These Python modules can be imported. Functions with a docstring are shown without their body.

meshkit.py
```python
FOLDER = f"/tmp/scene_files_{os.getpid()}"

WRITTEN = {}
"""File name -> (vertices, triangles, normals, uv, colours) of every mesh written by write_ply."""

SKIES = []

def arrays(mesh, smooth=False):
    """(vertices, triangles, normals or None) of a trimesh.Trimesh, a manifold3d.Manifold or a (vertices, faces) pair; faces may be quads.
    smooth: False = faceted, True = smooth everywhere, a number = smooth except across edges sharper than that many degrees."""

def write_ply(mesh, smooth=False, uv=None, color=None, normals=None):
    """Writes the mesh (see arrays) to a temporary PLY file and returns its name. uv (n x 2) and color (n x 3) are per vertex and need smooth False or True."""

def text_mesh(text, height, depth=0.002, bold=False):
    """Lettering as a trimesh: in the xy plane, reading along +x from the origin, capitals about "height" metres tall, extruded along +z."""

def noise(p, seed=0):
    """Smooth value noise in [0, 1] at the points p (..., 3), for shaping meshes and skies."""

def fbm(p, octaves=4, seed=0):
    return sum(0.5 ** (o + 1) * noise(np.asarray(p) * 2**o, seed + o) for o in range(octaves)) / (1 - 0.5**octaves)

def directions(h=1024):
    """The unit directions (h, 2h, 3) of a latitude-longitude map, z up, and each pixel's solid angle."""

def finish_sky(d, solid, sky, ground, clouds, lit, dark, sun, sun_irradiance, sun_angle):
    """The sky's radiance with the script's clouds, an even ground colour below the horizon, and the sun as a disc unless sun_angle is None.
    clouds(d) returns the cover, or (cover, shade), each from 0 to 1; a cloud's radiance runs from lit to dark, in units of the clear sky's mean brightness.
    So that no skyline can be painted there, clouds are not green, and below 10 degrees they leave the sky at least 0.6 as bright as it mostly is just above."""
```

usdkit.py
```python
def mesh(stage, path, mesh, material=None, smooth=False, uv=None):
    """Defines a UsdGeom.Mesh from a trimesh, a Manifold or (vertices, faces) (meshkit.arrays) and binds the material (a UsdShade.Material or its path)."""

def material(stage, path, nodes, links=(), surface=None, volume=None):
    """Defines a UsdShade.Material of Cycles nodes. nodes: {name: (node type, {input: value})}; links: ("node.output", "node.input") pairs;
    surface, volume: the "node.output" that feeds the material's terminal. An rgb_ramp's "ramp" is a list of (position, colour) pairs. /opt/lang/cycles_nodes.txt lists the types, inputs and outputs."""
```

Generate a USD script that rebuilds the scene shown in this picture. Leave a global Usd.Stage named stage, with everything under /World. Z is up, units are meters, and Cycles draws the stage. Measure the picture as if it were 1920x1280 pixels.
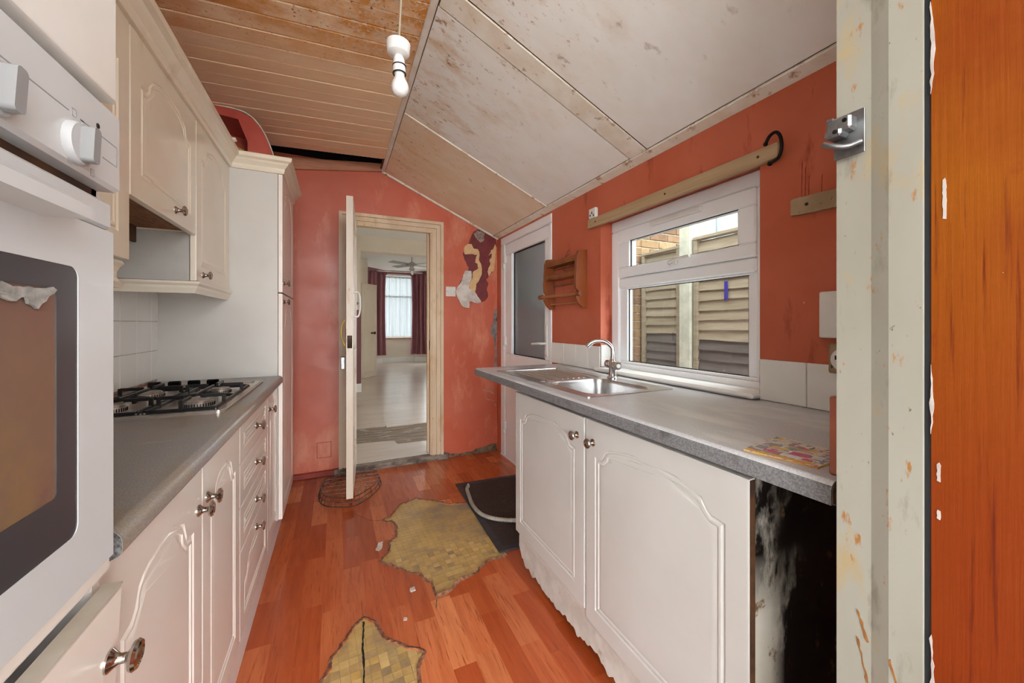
import math, random
import numpy as np, trimesh, shapely
from shapely.geometry import Polygon, LineString, box as sbox, MultiPolygon
from shapely import affinity
from shapely.ops import unary_union
import usdkit, meshkit
from pxr import Usd, UsdGeom, UsdLux, UsdShade, Gf, Sdf, Vt

random.seed(7); np.random.seed(7)
stage = Usd.Stage.CreateInMemory()
UsdGeom.SetStageUpAxis(stage, UsdGeom.Tokens.z)
UsdGeom.SetStageMetersPerUnit(stage, 1.0)
world = UsdGeom.Xform.Define(stage, '/World')
stage.SetDefaultPrim(world.GetPrim())
UsdGeom.Scope.Define(stage, '/World/Looks')

# ---------------------------------------------------------------- camera
Z0 = 1.163
YAW = math.atan(328.0 / 715.0)
cs, sn = math.cos(YAW), math.sin(YAW)
cam = UsdGeom.Camera.Define(stage, '/World/camera')
cam.AddTransformOp().Set(Gf.Matrix4d(cs, -sn, 0, 0, 0, 0, 1, 0, -sn, -cs, 0, 0, 0, 0, Z0, 1))
cam.CreateHorizontalApertureAttr(36.0); cam.CreateVerticalApertureAttr(24.0)
cam.CreateFocalLengthAttr(715.0 / 1920 * 36)
cam.CreateHorizontalApertureOffsetAttr(0.0)
cam.CreateVerticalApertureOffsetAttr(-33.0 / 1920 * 36)
cam.CreateClippingRangeAttr(Gf.Vec2f(0.01, 200))
cam.CreateExposureAttr(2.08)

# ---------------------------------------------------------------- light: overcast daylight
def lin(c):
    c = np.asarray(c, float) / 255.0
    return tuple(np.where(c <= 0.04045, c / 12.92, ((c + 0.055) / 1.055) ** 2.4))

dome = UsdLux.DomeLight.Define(stage, '/World/sky')
dome.CreateIntensityAttr(1.0)
dome.CreateColorAttr(Gf.Vec3f(0.94, 0.97, 1.0))

# ---------------------------------------------------------------- materials
LOOK = {}
def mk(name, c1, c2=None, scale=6, stretch=(1, 1, 1), lo=0.38, hi=0.62, rough=0.5, metallic=0.0, bump=0.0,
       bscale=60, bstretch=(1, 1, 1), bdist=0.002, layers=(), vary=None, coat=0.0, spec=0.5, detail=4, aniso=0.0, obj4d=False, rvar=0.0, island=False):
    """Principled surface: two tones blended by noise, then layers of marks: (colour, scale, lo, hi, stretch, seed[, (axis, from, to)])."""
    n, l = {}, []
    n['geo'] = ('geometry', {})
    n['p'] = ('principled_bsdf', {'roughness': rough, 'metallic': metallic, 'coat_weight': coat, 'specular_ior_level': spec, 'anisotropic': aniso})
    n['xyz'] = ('separate_xyz', {}); l.append(('geo.position', 'xyz.vector'))
    if obj4d or vary: n['oi'] = ('object_info', {})
    def noise(key, sc, st, seed, det=detail, rgh=0.55):
        n[key + 'm'] = ('mapping', {'scale': tuple(float(x) for x in st), 'location': (seed * 3.17, seed * 1.3, seed * 2.1)})
        d = {'scale': float(sc), 'detail': float(det), 'roughness': rgh}
        if obj4d: d['dimensions'] = '4D'
        n[key] = ('noise_texture', d)
        l.extend([('geo.position', key + 'm.vector'), (key + 'm.vector', key + '.vector')])
        if obj4d:
            if 'wm' not in n:
                n['wm'] = ('math', {'math_type': 'multiply', 'value2': 37.0}); l.append(('oi.random', 'wm.value1'))
            l.append(('wm.value', key + '.w'))
    def ranged(key, src, a, b):
        n[key] = ('map_range', {'from_min': float(a), 'from_max': float(b), 'to_min': 0.0, 'to_max': 1.0, 'clamp': True, 'range_type': 'linear'})
        l.append((src, key + '.value')); return key + '.result'
    if vary:
        n['rv'] = ('rgb_ramp', {'ramp': [(i / (len(vary) - 1), lin(v)) for i, v in enumerate(vary)]})
        l.append(('geo.random_per_island' if island else 'oi.random', 'rv.fac')); cur = 'rv.color'
    else:
        n['c0'] = ('color', {'value': lin(c1)}); cur = 'c0.color'
    if c2 is not None:
        noise('na', scale, stretch, 1)
        f = ranged('ra', 'na.fac', lo, hi)
        if vary:
            n['mul'] = ('mix_color', {'blend_type': 'multiply', 'b': tuple(np.array(c2) / 255.0)})
            l.extend([(f, 'mul.fac'), (cur, 'mul.a')]); cur = 'mul.result'
        else:
            n['mx0'] = ('mix_color', {'b': lin(c2)})
            l.extend([(f, 'mx0.fac'), (cur, 'mx0.a')]); cur = 'mx0.result'
    for i, ly in enumerate(layers):
        col, sc, a, b, st, seed = ly[:6]
        noise(f'n{i}', sc, st, seed, det=6, rgh=0.62)
        f = ranged(f'r{i}', f'n{i}.fac', a, b)
        for j, g in enumerate(ly[6:]):
            h = ranged(f'g{i}_{j}', f'xyz.{g[0]}', g[1], g[2])
            n[f'gm{i}_{j}'] = ('math', {'math_type': 'multiply'})
            l.extend([(f, f'gm{i}_{j}.value1'), (h, f'gm{i}_{j}.value2')]); f = f'gm{i}_{j}.value'
        n[f'mx{i+1}'] = ('mix_color', {'b': lin(col)})
        l.extend([(f, f'mx{i+1}.fac'), (cur, f'mx{i+1}.a')]); cur = f'mx{i+1}.result'
    l.append((cur, 'p.base_color'))
    if rvar:
        noise('nr', scale * 1.7, stretch, 9)
        n['rr'] = ('map_range', {'from_min': 0.35, 'from_max': 0.65, 'to_min': max(0.02, rough - rvar), 'to_max': min(1, rough + rvar), 'clamp': True})
        l.extend([('nr.fac', 'rr.value'), ('rr.result', 'p.roughness')])
    if bump:
        noise('nb', bscale, bstretch, 5)
        n['b'] = ('bump', {'strength': float(bump), 'distance': float(bdist)})
        l.extend([('nb.fac', 'b.height'), ('b.normal', 'p.normal')])
    LOOK[name] = usdkit.material(stage, '/World/Looks/' + name, n, l, surface='p.BSDF')
    return LOOK[name]

# ---------------------------------------------------------------- naming and things
used = set()
def numbered(parent, name):
    k, nm = 0, name
    while f'{parent}/{nm}' in used:
        k += 1; nm = f'{name}_{k:03d}'
    used.add(f'{parent}/{nm}')
    return f'{parent}/{nm}'

class Thing:
    def __init__(self, name, label=None, cat=None, loc=(0, 0, 0), group=None, kind=None):
        self.path = numbered('/World', name); self.loc = np.array(loc, float)
        x = UsdGeom.Xform.Define(stage, self.path); x.AddTranslateOp().Set(Gf.Vec3d(*map(float, loc)))
        self.prim = x.GetPrim()
        for k, v in (('label', label), ('category', cat), ('group', group), ('kind', kind)):
            if v: self.prim.SetCustomDataByKey(k, v)
    def part(self, name, mesh, mat, smooth=False, parent=None, label=None, kind=None):
        p = numbered(parent or self.path, name)
        v, f, n = meshkit.arrays(mesh, smooth)
        v = v - self.loc
        m = UsdGeom.Mesh.Define(stage, p)
        m.CreatePointsAttr(Vt.Vec3fArray.FromNumpy(np.ascontiguousarray(v, np.float32)))
        m.CreateFaceVertexCountsAttr(Vt.IntArray.FromNumpy(np.full(len(f), 3, np.int32)))
        m.CreateFaceVertexIndicesAttr(Vt.IntArray.FromNumpy(f.astype(np.int32).ravel()))
        m.CreateSubdivisionSchemeAttr('none')
        if n is not None:
            m.CreateNormalsAttr(Vt.Vec3fArray.FromNumpy(n.astype(np.float32))); m.SetNormalsInterpolation('vertex')
        UsdShade.MaterialBindingAPI.Apply(m.GetPrim()).Bind(LOOK[mat])
        if label: m.GetPrim().SetCustomDataByKey('label', label)
        if kind: m.GetPrim().SetCustomDataByKey('kind', kind)
        return p

# ---------------------------------------------------------------- shapes
cat_ = trimesh.util.concatenate
def box(x0, x1, y0, y1, z0, z1, b=0.0):
    if b <= 0:
        m = trimesh.creation.box([x1 - x0, y1 - y0, z1 - z0]); m.apply_translation([(x0 + x1) / 2, (y0 + y1) / 2, (z0 + z1) / 2]); return m
    P = []
    for x, sx in ((x0, 1), (x1, -1)):
        for y, sy in ((y0, 1), (y1, -1)):
            for z, sz in ((z0, 1), (z1, -1)):
                P += [(x + sx * b, y + sy * b, z), (x + sx * b, y, z + sz * b), (x, y + sy * b, z + sz * b)]
    return trimesh.convex.convex_hull(np.array(P))

def tri(poly):
    """earcut triangulation of a shapely polygon -> (pts, faces)"""
    v, f = trimesh.creation.triangulate_polygon(poly, engine='earcut')
    return np.asarray(v), np.asarray(f)

def ext(poly, depth):
    polys = [g for g in getattr(poly, 'geoms', [poly]) if g.geom_type == 'Polygon' and g.area > 1e-9]
    return cat_([trimesh.creation.extrude_polygon(g, depth, engine='earcut') for g in polys])

def place(m, o, u, v, n):
    """mesh in (u, v, n) coordinates -> world"""
    m = m.copy(); u, v, n = map(np.asarray, (u, v, n))
    T = np.eye(4); T[:3, 0], T[:3, 1], T[:3, 2], T[:3, 3] = u, v, n, o
    m.apply_transform(T)
    if np.linalg.det(T[:3, :3]) < 0: m.invert()
    return m

def ext_x(poly_yz, x0, x1):
    return place(ext(poly_yz, x1 - x0), (x0, 0, 0), (0, 1, 0), (0, 0, 1), (1, 0, 0))
def ext_y(poly_xz, y0, y1):
    return place(ext(poly_xz, y1 - y0), (0, y1, 0), (1, 0, 0), (0, 0, 1), (0, -1, 0))
def ext_z(poly_xy, z0, z1):
    m = ext(poly_xy, z1 - z0); m.apply_translation([0, 0, z0]); return m

def lathe(profile, o, n, seg=24):
    """profile: (radius, height) along direction n from o"""
    n = np.asarray(n, float); n /= np.linalg.norm(n)
    a = np.cross(n, (0, 0, 1) if abs(n[2]) < 0.9 else (1, 0, 0)); a /= np.linalg.norm(a); b = np.cross(n, a)
    pr = np.array(profile, float); t = np.linspace(0, 2 * np.pi, seg, endpoint=False)
    V = (np.asarray(o)[None, None] + pr[:, None, 1:2] * n + pr[:, None, 0:1] * (np.cos(t)[None, :, None] * a + np.sin(t)[None, :, None] * b)).reshape(-1, 3)
    F = []
    for i in range(len(pr) - 1):
        for j in range(seg):
            k = (j + 1) % seg
            p, q, r, s = i * seg + j, i * seg + k, (i + 1) * seg + k, (i + 1) * seg + j
            F += [(p, q, r), (p, r, s)]
    m = trimesh.Trimesh(V, F, process=False); m.merge_vertices(); m.update_faces(m.nondegenerate_faces())
    return m

def tube(path, r, seg=10, closed=False):
    P = np.asarray(path, float); N = len(P); rr = np.broadcast_to(r, (N,))
    T = np.gradient(P, axis=0) if not closed else (np.roll(P, -1, 0) - np.roll(P, 1, 0))
    T /= np.maximum(np.linalg.norm(T, axis=1, keepdims=True), 1e-9)
    up = np.array((0, 0, 1.0)) if abs(T[0][2]) < 0.9 else np.array((1.0, 0, 0))
    V, a = [], np.cross(T[0], up)
    t = np.linspace(0, 2 * np.pi, seg, endpoint=False)
    for i in range(N):
        a = a - T[i] * (a @ T[i]); a /= max(np.linalg.norm(a), 1e-9); b = np.cross(T[i], a)
        V.append(P[i] + rr[i] * (np.cos(t)[:, None] * a + np.sin(t)[:, None] * b))
    V = np.vstack(V); F = []
    for i in range(N if closed else N - 1):
        i2 = (i + 1) % N
        for j in range(seg):
            k = (j + 1) % seg
            F += [(i * seg + j, i * seg + k, i2 * seg + k), (i * seg + j, i2 * seg + k, i2 * seg + j)]
    if not closed:
        V = np.vstack([V, P[0], P[-1]]); c0, c1 = N * seg, N * seg + 1
        for j in range(seg):
            k = (j + 1) % seg
            F += [(c0, k, j), (c1, (N - 1) * seg + j, (N - 1) * seg + k)]
    m = trimesh.Trimesh(V, F, process=False); m.fix_normals(); return m

def curve(pts, n=24):
    """Catmull-Rom through points"""
    P = np.asarray(pts, float); P = np.vstack([2 * P[0] - P[1], P, 2 * P[-1] - P[-2]]); out = []
    k = max(2, n // (len(P) - 3))
    for i in range(1, len(P) - 2):
        for t in np.linspace(0, 1, k, endpoint=False):
            a, b, c, d = P[i - 1:i + 3]
            out.append(0.5 * (2 * b + (c - a) * t + (2 * a - 5 * b + 4 * c - d) * t * t + (3 * b - a - 3 * c + d) * t ** 3))
    out.append(P[-2]); return np.array(out)

def mitre(path, profile, closed_ends=True):
    """sweeps a closed profile [(out, z)] along a plan path; 'out' is to the right of the direction of travel"""
    P = np.asarray(path, float); N = len(P); pr = np.asarray(profile, float); k = len(pr); V = []
    for i in range(N):
        d0 = (P[i] - P[i - 1]) if i else (P[1] - P[0]); d1 = (P[i + 1] - P[i]) if i < N - 1 else d0
        d0, d1 = d0 / np.linalg.norm(d0), d1 / np.linalg.norm(d1)
        r0, r1 = np.array((d0[1], -d0[0])), np.array((d1[1], -d1[0]))
        m = (r0 + r1) / (1 + r0 @ r1)
        V += [(P[i][0] + m[0] * o, P[i][1] + m[1] * o, z) for o, z in pr]
    F = []
    for i in range(N - 1):
        for j in range(k):
            a, b = i * k + j, i * k + (j + 1) % k
            F += [(a, b, b + k), (a, b + k, a + k)]
    vv, ff = tri(Polygon(pr))
    idx = [int(np.argmin(((pr - q) ** 2).sum(1))) for q in vv]
    for f in ff:
        a, b, c = (idx[q] for q in f)
        F += [(a, b, c), ((N - 1) * k + a, (N - 1) * k + c, (N - 1) * k + b)]
    m = trimesh.Trimesh(V, F, process=False); m.fix_normals(); return m

def rough(poly, amp, step=0.012, seed=0):
    """torn edge: resamples the outline and shakes it with noise"""
    out = []
    for g in getattr(poly, 'geoms', [poly]):
        r = g.exterior; n = max(8, int(r.length / step))
        p = np.array([r.interpolate(i / n, normalized=True).coords[0] for i in range(n)])
        rng = np.random.default_rng(seed)
        t = np.linspace(0, 2 * np.pi, n, endpoint=False)
        w = sum(rng.normal(0, 1 / (1 + k * 0.25)) * np.sin(t * (3 + k * 2) + rng.uniform(0, 6.3)) for k in range(22)) / 3 + rng.normal(0, 0.35, n)
        nrm = np.roll(p, -1, 0) - np.roll(p, 1, 0); nrm = np.stack([nrm[:, 1], -nrm[:, 0]], 1); nrm /= np.maximum(np.linalg.norm(nrm, axis=1, keepdims=True), 1e-9)
        q = Polygon(p + nrm * w[:, None] * amp).buffer(0)
        if q.geom_type != 'Polygon': q = max(q.geoms, key=lambda s: s.area)
        out.append(q)
    return out[0] if len(out) == 1 else unary_union(out)

def arch_panel(w, h, side, bot, top, rise, flip=False):
    """outline of the routed cathedral field of a cabinet door, in door coordinates"""
    x0, x1, yb, ys = side, w - side, bot, h - top - rise
    sh = min(0.045, (x1 - x0) * 0.14)
    pts = [(x0, yb), (x1, yb), (x1, ys)]
    if rise > 0.001:
        pts += [(x1 - sh * 0.75, ys + 0.004), (x1 - sh, ys + 0.014)]
        for t in np.linspace(0, np.pi, 25):
            cx, r = (x0 + x1) / 2, (x1 - x0) / 2 - sh
            pts.append((cx + r * np.cos(t), ys + 0.014 + (rise - 0.014) * np.sin(t) ** 0.85))
        pts += [(x0 + sh, ys + 0.014), (x0 + sh * 0.75, ys + 0.004)]
    pts += [(x0, ys)]
    if flip: pts = [(x, h - y) for x, y in pts]
    return Polygon(pts).buffer(0)

def door_mesh(w, h, t=0.019, field=None, edge=0.004):
    """door slab with rounded front edge and a routed double line around the field"""
    V, F, base = [], [], 0
    def add(v, f):
        nonlocal base
        V.append(v); F.append(np.asarray(f) + base); base += len(v)
    def ring(outer, inner, z0, z1):
        ring_ = Polygon(outer.exterior.coords, [inner.exterior.coords])
        v, f = tri(ring_)
        d = shapely.distance(shapely.points(v), outer.exterior)
        z = np.where(d < 1e-7, z0, z1)
        add(np.column_stack([v, z]), f)
    rect = sbox(0, 0, w, h)
    inn = rect.buffer(-edge, join_style='mitre'); mid = rect.buffer(-edge * 0.3, join_style='mitre')
    ring(rect, mid, t - edge, t - edge * 0.3); ring(mid, inn, t - edge * 0.3, t)
    if field is not None:
        lv = [(0, 0), (0.0045, -0.0030), (0.007, -0.0030), (0.012, -0.0003), (0.017, -0.0003), (0.0205, -0.0027), (0.023, -0.0027), (0.036, 0)]
        if field.bounds[3] - field.bounds[1] < 0.09: lv[-1] = (0.0275, 0)
        ps = [field] + [field.buffer(-d, join_style='mitre') for d, _ in lv[1:]]
        ps = [p if p.geom_type == 'Polygon' else max(p.geoms, key=lambda s: s.area) for p in ps]
        ring(inn, field, t, t)
        for a, b, (d0, z0), (d1, z1) in zip(ps, ps[1:], lv, lv[1:]):
            ring(a, b, t + z0, t + z1)
        v, f = tri(ps[-1]); add(np.column_stack([v, np.full(len(v), t)]), f)
    else:
        v, f = tri(inn); add(np.column_stack([v, np.full(len(v), t)]), f)
    v, f = tri(rect); add(np.column_stack([v, np.zeros(len(v))]), f[:, ::-1])
    c = np.array([(0, 0), (w, 0), (w, h), (0, h)], float)
    for i in range(4):
        a, b = c[i], c[(i + 1) % 4]
        add(np.array([(*a, 0), (*b, 0), (*b, t - edge), (*a, t - edge)]), [(0, 1, 2), (0, 2, 3)])
    V, F = np.vstack(V), np.vstack(F)
    m = trimesh.Trimesh(V, F, process=False)
    # front faces towards +n
    nz = m.face_normals[:, 2]; up = (m.triangles_center[:, 2] > t - edge * 1.5) & (nz < -0.01)
    f2 = m.faces.copy(); f2[up] = f2[up][:, ::-1]
    m = trimesh.Trimesh(V, f2, process=False); m.merge_vertices(digits_vertex=6)
    return m

KNOB = [(0.0, 0), (0.0125, 0), (0.0125, 0.002), (0.0085, 0.006), (0.0055, 0.010), (0.0055, 0.016), (0.009, 0.019), (0.0155, 0.0215), (0.0165, 0.0245), (0.0145, 0.0275), (0.011, 0.0285), (0.010, 0.0275), (0.006, 0.0282), (0.0, 0.0288)]
def knob_mesh(o, n, s=1.0):
    return lathe([(r * s, h * s) for r, h in KNOB], o, n, 28)
# ---------------------------------------------------------------- materials of the room
mk('orange_wall', (188, 92, 62), (196, 102, 74), scale=3, rough=0.42, bump=0.25, bscale=35, rvar=0.08,
   layers=[((150, 58, 34), 9, 0.60, 0.70, (1, 1, 0.25), 2), ((232, 196, 180), 55, 0.735, 0.76, (1, 1, 1), 3), ((96, 36, 24), 40, 0.74, 0.77, (1, 1, 0.3), 4)])
mk('salmon_wall', (204, 106, 80), (196, 96, 70), scale=2.2, rough=0.40, bump=0.3, bscale=28, rvar=0.08,
   layers=[((216, 138, 110), 5, 0.55, 0.70, (1, 1, 0.4), 2), ((236, 205, 192), 70, 0.735, 0.76, (1, 1, 1), 3), ((110, 42, 30), 45, 0.74, 0.77, (1, 1, 1), 4)])
mk('maroon_paint', (124, 48, 50), (108, 40, 44), scale=14, rough=0.5, bump=0.4, bscale=40, layers=[((180, 120, 110), 40, 0.66, 0.72, (1, 1, 1), 2)])
mk('cream_paint', (226, 190, 142), (216, 176, 124), scale=20, rough=0.6, bump=0.3, bscale=50)
mk('white_plaster', (222, 216, 208), (196, 186, 178), scale=16, rough=0.85, bump=0.6, bscale=40, layers=[((190, 110, 80), 26, 0.64, 0.72, (1, 1, 1), 2)])
mk('grey_plaster', (176, 160, 146), (120, 104, 94), scale=22, rough=0.9, bump=0.6, bscale=50)
mk('cement', (150, 150, 148), (118, 116, 114), scale=18, rough=0.9, bump=0.8, bscale=45, layers=[((60, 56, 52), 22, 0.60, 0.68, (1, 1, 0.5), 3)])
mk('rot', (86, 70, 52), (130, 112, 90), scale=30, rough=0.95, bump=0.8, bscale=60)
def stain(a, b): return [(a, 2.4, 0.48, 0.72, (0.8, 1.5, 0.8), 2, ('x', 1.25, 0.55)), (b, 5, 0.52, 0.72, (0.8, 1.6, 0.8), 3, ('x', 1.0, 0.40)),
         ((164, 118, 70), 42, 0.60, 0.70, (0.7, 1.3, 0.7), 4, ('x', 0.95, 0.35)), ((150, 104, 58), 17, 0.63, 0.72, (0.8, 1.2, 0.8), 7, ('x', 1.25, 0.5)), ((120, 84, 50), 60, 0.72, 0.76, (1, 1, 1), 5)]
STAIN = stain((230, 212, 186), (208, 174, 128)); STAINF = stain((236, 206, 170), (222, 184, 140))
mk('ceiling_ridge', (240, 236, 230), (228, 218, 204), scale=8, rough=0.5, layers=[((176, 132, 84), 20, 0.66, 0.74, (1, 1, 1), 3)])
mk('ceiling_panel', (248, 247, 244), (243, 240, 234), scale=4, stretch=(1, 1.5, 1), rough=0.5, bump=0.15, bscale=90, bstretch=(0.4, 1, 1), layers=STAIN)
mk('ceiling_panel_far', (246, 228, 206), (240, 216, 188), scale=4, stretch=(1, 1.5, 1), rough=0.5, bump=0.15, bscale=90, bstretch=(0.4, 1, 1), layers=STAINF)  # peach base carries the red light bounced off the walls
mk('ceiling_strip', (242, 236, 225), (232, 220, 203), scale=10, rough=0.5, layers=[((170, 130, 88), 18, 0.58, 0.68, (1, 1, 1), 2), ((110, 76, 48), 60, 0.70, 0.74, (1, 1, 1), 4)])
mk('joint_brown', (120, 90, 62), (90, 66, 46), scale=30, rough=0.8)
mk('ceiling_board', (250, 220, 184), vary=[(249, 216, 176), (252, 224, 190), (250, 220, 184), (247, 210, 168)], c2=(244, 238, 232), scale=5, stretch=(1, 10, 1), rough=0.45, bump=0.15, bscale=50, bstretch=(0.5, 8, 1), obj4d=True,
   layers=[((216, 146, 62), 5, 0.40, 0.58, (1, 1.5, 1), 2, ('y', 2.05, 1.7)), ((228, 206, 182), 60, 0.53, 0.57, (1, 1, 1), 3, ('y', 2.0, 1.72), ('x', -0.4, 0.15)), ((150, 84, 34), 70, 0.60, 0.66, (1, 1, 1), 5, ('y', 2.1, 1.7))])
mk('old_timber', (196, 132, 100), (176, 112, 82), scale=8, stretch=(0.5, 1, 6), rough=0.6, bump=0.2)
mk('void_dark', (26, 22, 20), (40, 30, 26), scale=6, rough=0.95)
mk('white_gloss', (238, 237, 234), (230, 227, 220), scale=3, rough=0.28, spec=0.5)
mk('upvc', (244, 245, 247), (240, 241, 243), scale=3, rough=0.22)
mk('white_plastic', (232, 230, 226), (224, 221, 214), scale=8, rough=0.3)
mk('cream_door', (236, 228, 219), (232, 223, 213), scale=2.5, rough=0.24, coat=0.15,
   layers=[((196, 176, 148), 4, 0.62, 0.80, (1, 1, 0.5), 2), ((120, 96, 70), 120, 0.765, 0.785, (1, 1, 1), 3)])
mk('cream_upper', (234, 224, 206), (230, 218, 196), scale=2.5, rough=0.26, coat=0.15, layers=[((204, 178, 136), 4, 0.60, 0.80, (1, 1, 0.5), 2)])
mk('white_door_right', (200, 198, 194), (194, 191, 186), scale=2.5, rough=0.34, layers=[((110, 92, 74), 110, 0.765, 0.785, (1, 1, 1), 3)])
mk('carcass_grey', (206, 203, 198), (198, 194, 188), scale=3, rough=0.4, layers=[((150, 140, 126), 70, 0.74, 0.77, (1, 1, 1), 3)])
mk('larder_side', (212, 209, 203), (206, 202, 195), scale=3, rough=0.4, layers=[((150, 140, 126), 70, 0.74, 0.77, (1, 1, 1), 3)])
mk('hood_panel', (186, 184, 178), (172, 168, 160), scale=4, rough=0.4, layers=[((158, 130, 96), 3, 0.5, 0.68, (1, 1, 1), 2, ('z', 1.38, 1.56)), ((104, 88, 72), 60, 0.72, 0.75, (1, 1, 1), 3)])
mk('chipboard', (150, 104, 62), (122, 78, 42), scale=20, stretch=(3, 1, 1), rough=0.7)
mk('mdf_edge', (196, 190, 178), (182, 172, 156), scale=10, rough=0.5)
mk('rust_dark', (84, 52, 24), (48, 28, 14), scale=14, rough=0.8)
mk('worktop_left', (160, 158, 156), (136, 134, 132), scale=320, lo=0.40, hi=0.60, rough=0.34, detail=2, rvar=0.0,
   layers=[((150, 134, 108), 3.2, 0.45, 0.64, (1, 1, 1), 2), ((206, 202, 190), 7, 0.64, 0.74, (0.6, 2, 1), 3)])
mk('worktop_right', (204, 204, 206), (186, 186, 188), scale=320, lo=0.40, hi=0.60, rough=0.30, detail=2,
   layers=[((222, 220, 218), 4, 0.5, 0.68, (2, 0.7, 1), 2), ((158, 154, 152), 14, 0.66, 0.72, (2.5, 0.5, 1), 3)])
mk('worktop_cap', (120, 120, 120), (60, 58, 58), scale=200, rough=0.6, layers=[((70, 44, 32), 40, 0.62, 0.7, (1, 1, 1), 2)])
mk('rust_mark', (146, 98, 46), (120, 76, 34), scale=60, rough=0.8)
mk('worktop_edge', (130, 130, 132), (104, 104, 106), scale=260, lo=0.40, hi=0.60, rough=0.5, detail=2, layers=[((88, 84, 82), 9, 0.58, 0.68, (1, 1, 1), 2)])
mk('chipboard_end', (70, 54, 46), (104, 84, 70), scale=90, rough=0.9)
mk('steel', (214, 214, 214), (206, 206, 206), scale=5, stretch=(1, 6, 1), rough=0.28, metallic=1.0)
mk('steel_hob', (206, 200, 192), (192, 180, 168), scale=6, rough=0.30, metallic=0.75, layers=[((110, 70, 50), 10, 0.62, 0.72, (1, 1, 1), 2)])
mk('chrome', (222, 222, 222), None, rough=0.09, metallic=1.0)
mk('knob_metal', (186, 179, 172), (164, 156, 148), scale=60, rough=0.12, metallic=1.0)
mk('black_enamel', (18, 18, 19), (30, 29, 29), scale=20, rough=0.36)
mk('black_gloss', (8, 8, 9), None, rough=0.12)
mk('burner_alu', (196, 192, 186), (150, 140, 128), scale=40, rough=0.45, metallic=0.8)
mk('oven_white', (206, 209, 210), (203, 205, 206), scale=3, rough=0.3, layers=[((166, 128, 88), 60, 0.755, 0.775, (1, 1, 1), 3)])
mk('knob_white', (186, 187, 188), None, rough=0.45, spec=0.3)
mk('oven_grey', (142, 142, 142), None, rough=0.4)
mk('oven_glass_border', (62, 63, 66), None, rough=0.22, spec=0.35)
mk('oven_window', (122, 100, 84), (112, 88, 80), scale=6, rough=0.14, coat=0.2, layers=[((136, 112, 74), 4, 0.52, 0.68, (1, 1, 1), 2), ((132, 84, 92), 5, 0.56, 0.68, (1, 1, 1), 4)])
mk('foil', (196, 198, 194), (150, 152, 146), scale=70, rough=0.4, metallic=0.5, bump=0.6, bscale=90)
mk('print_grey', (150, 150, 152), None, rough=0.5)
mk('print_black', (20, 20, 22), None, rough=0.5)
mk('white_tile', (238, 236, 232), (233, 230, 225), scale=4, rough=0.14, coat=0.3)
mk('grout', (196, 186, 172), (150, 136, 118), scale=30, rough=0.9)
mk('jamb', (154, 151, 140), (144, 139, 127), scale=5, stretch=(1, 1, 0.3), rough=0.45, bump=0.15, bscale=50,
   layers=[((164, 142, 100), 14, 0.55, 0.70, (1, 1, 0.45), 2), ((150, 102, 48), 45, 0.64, 0.70, (1, 1, 0.4), 3), ((84, 74, 60), 110, 0.68, 0.72, (1, 1, 0.6), 4), ((128, 124, 112), 26, 0.60, 0.70, (1, 1, 0.3), 6)])
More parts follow.
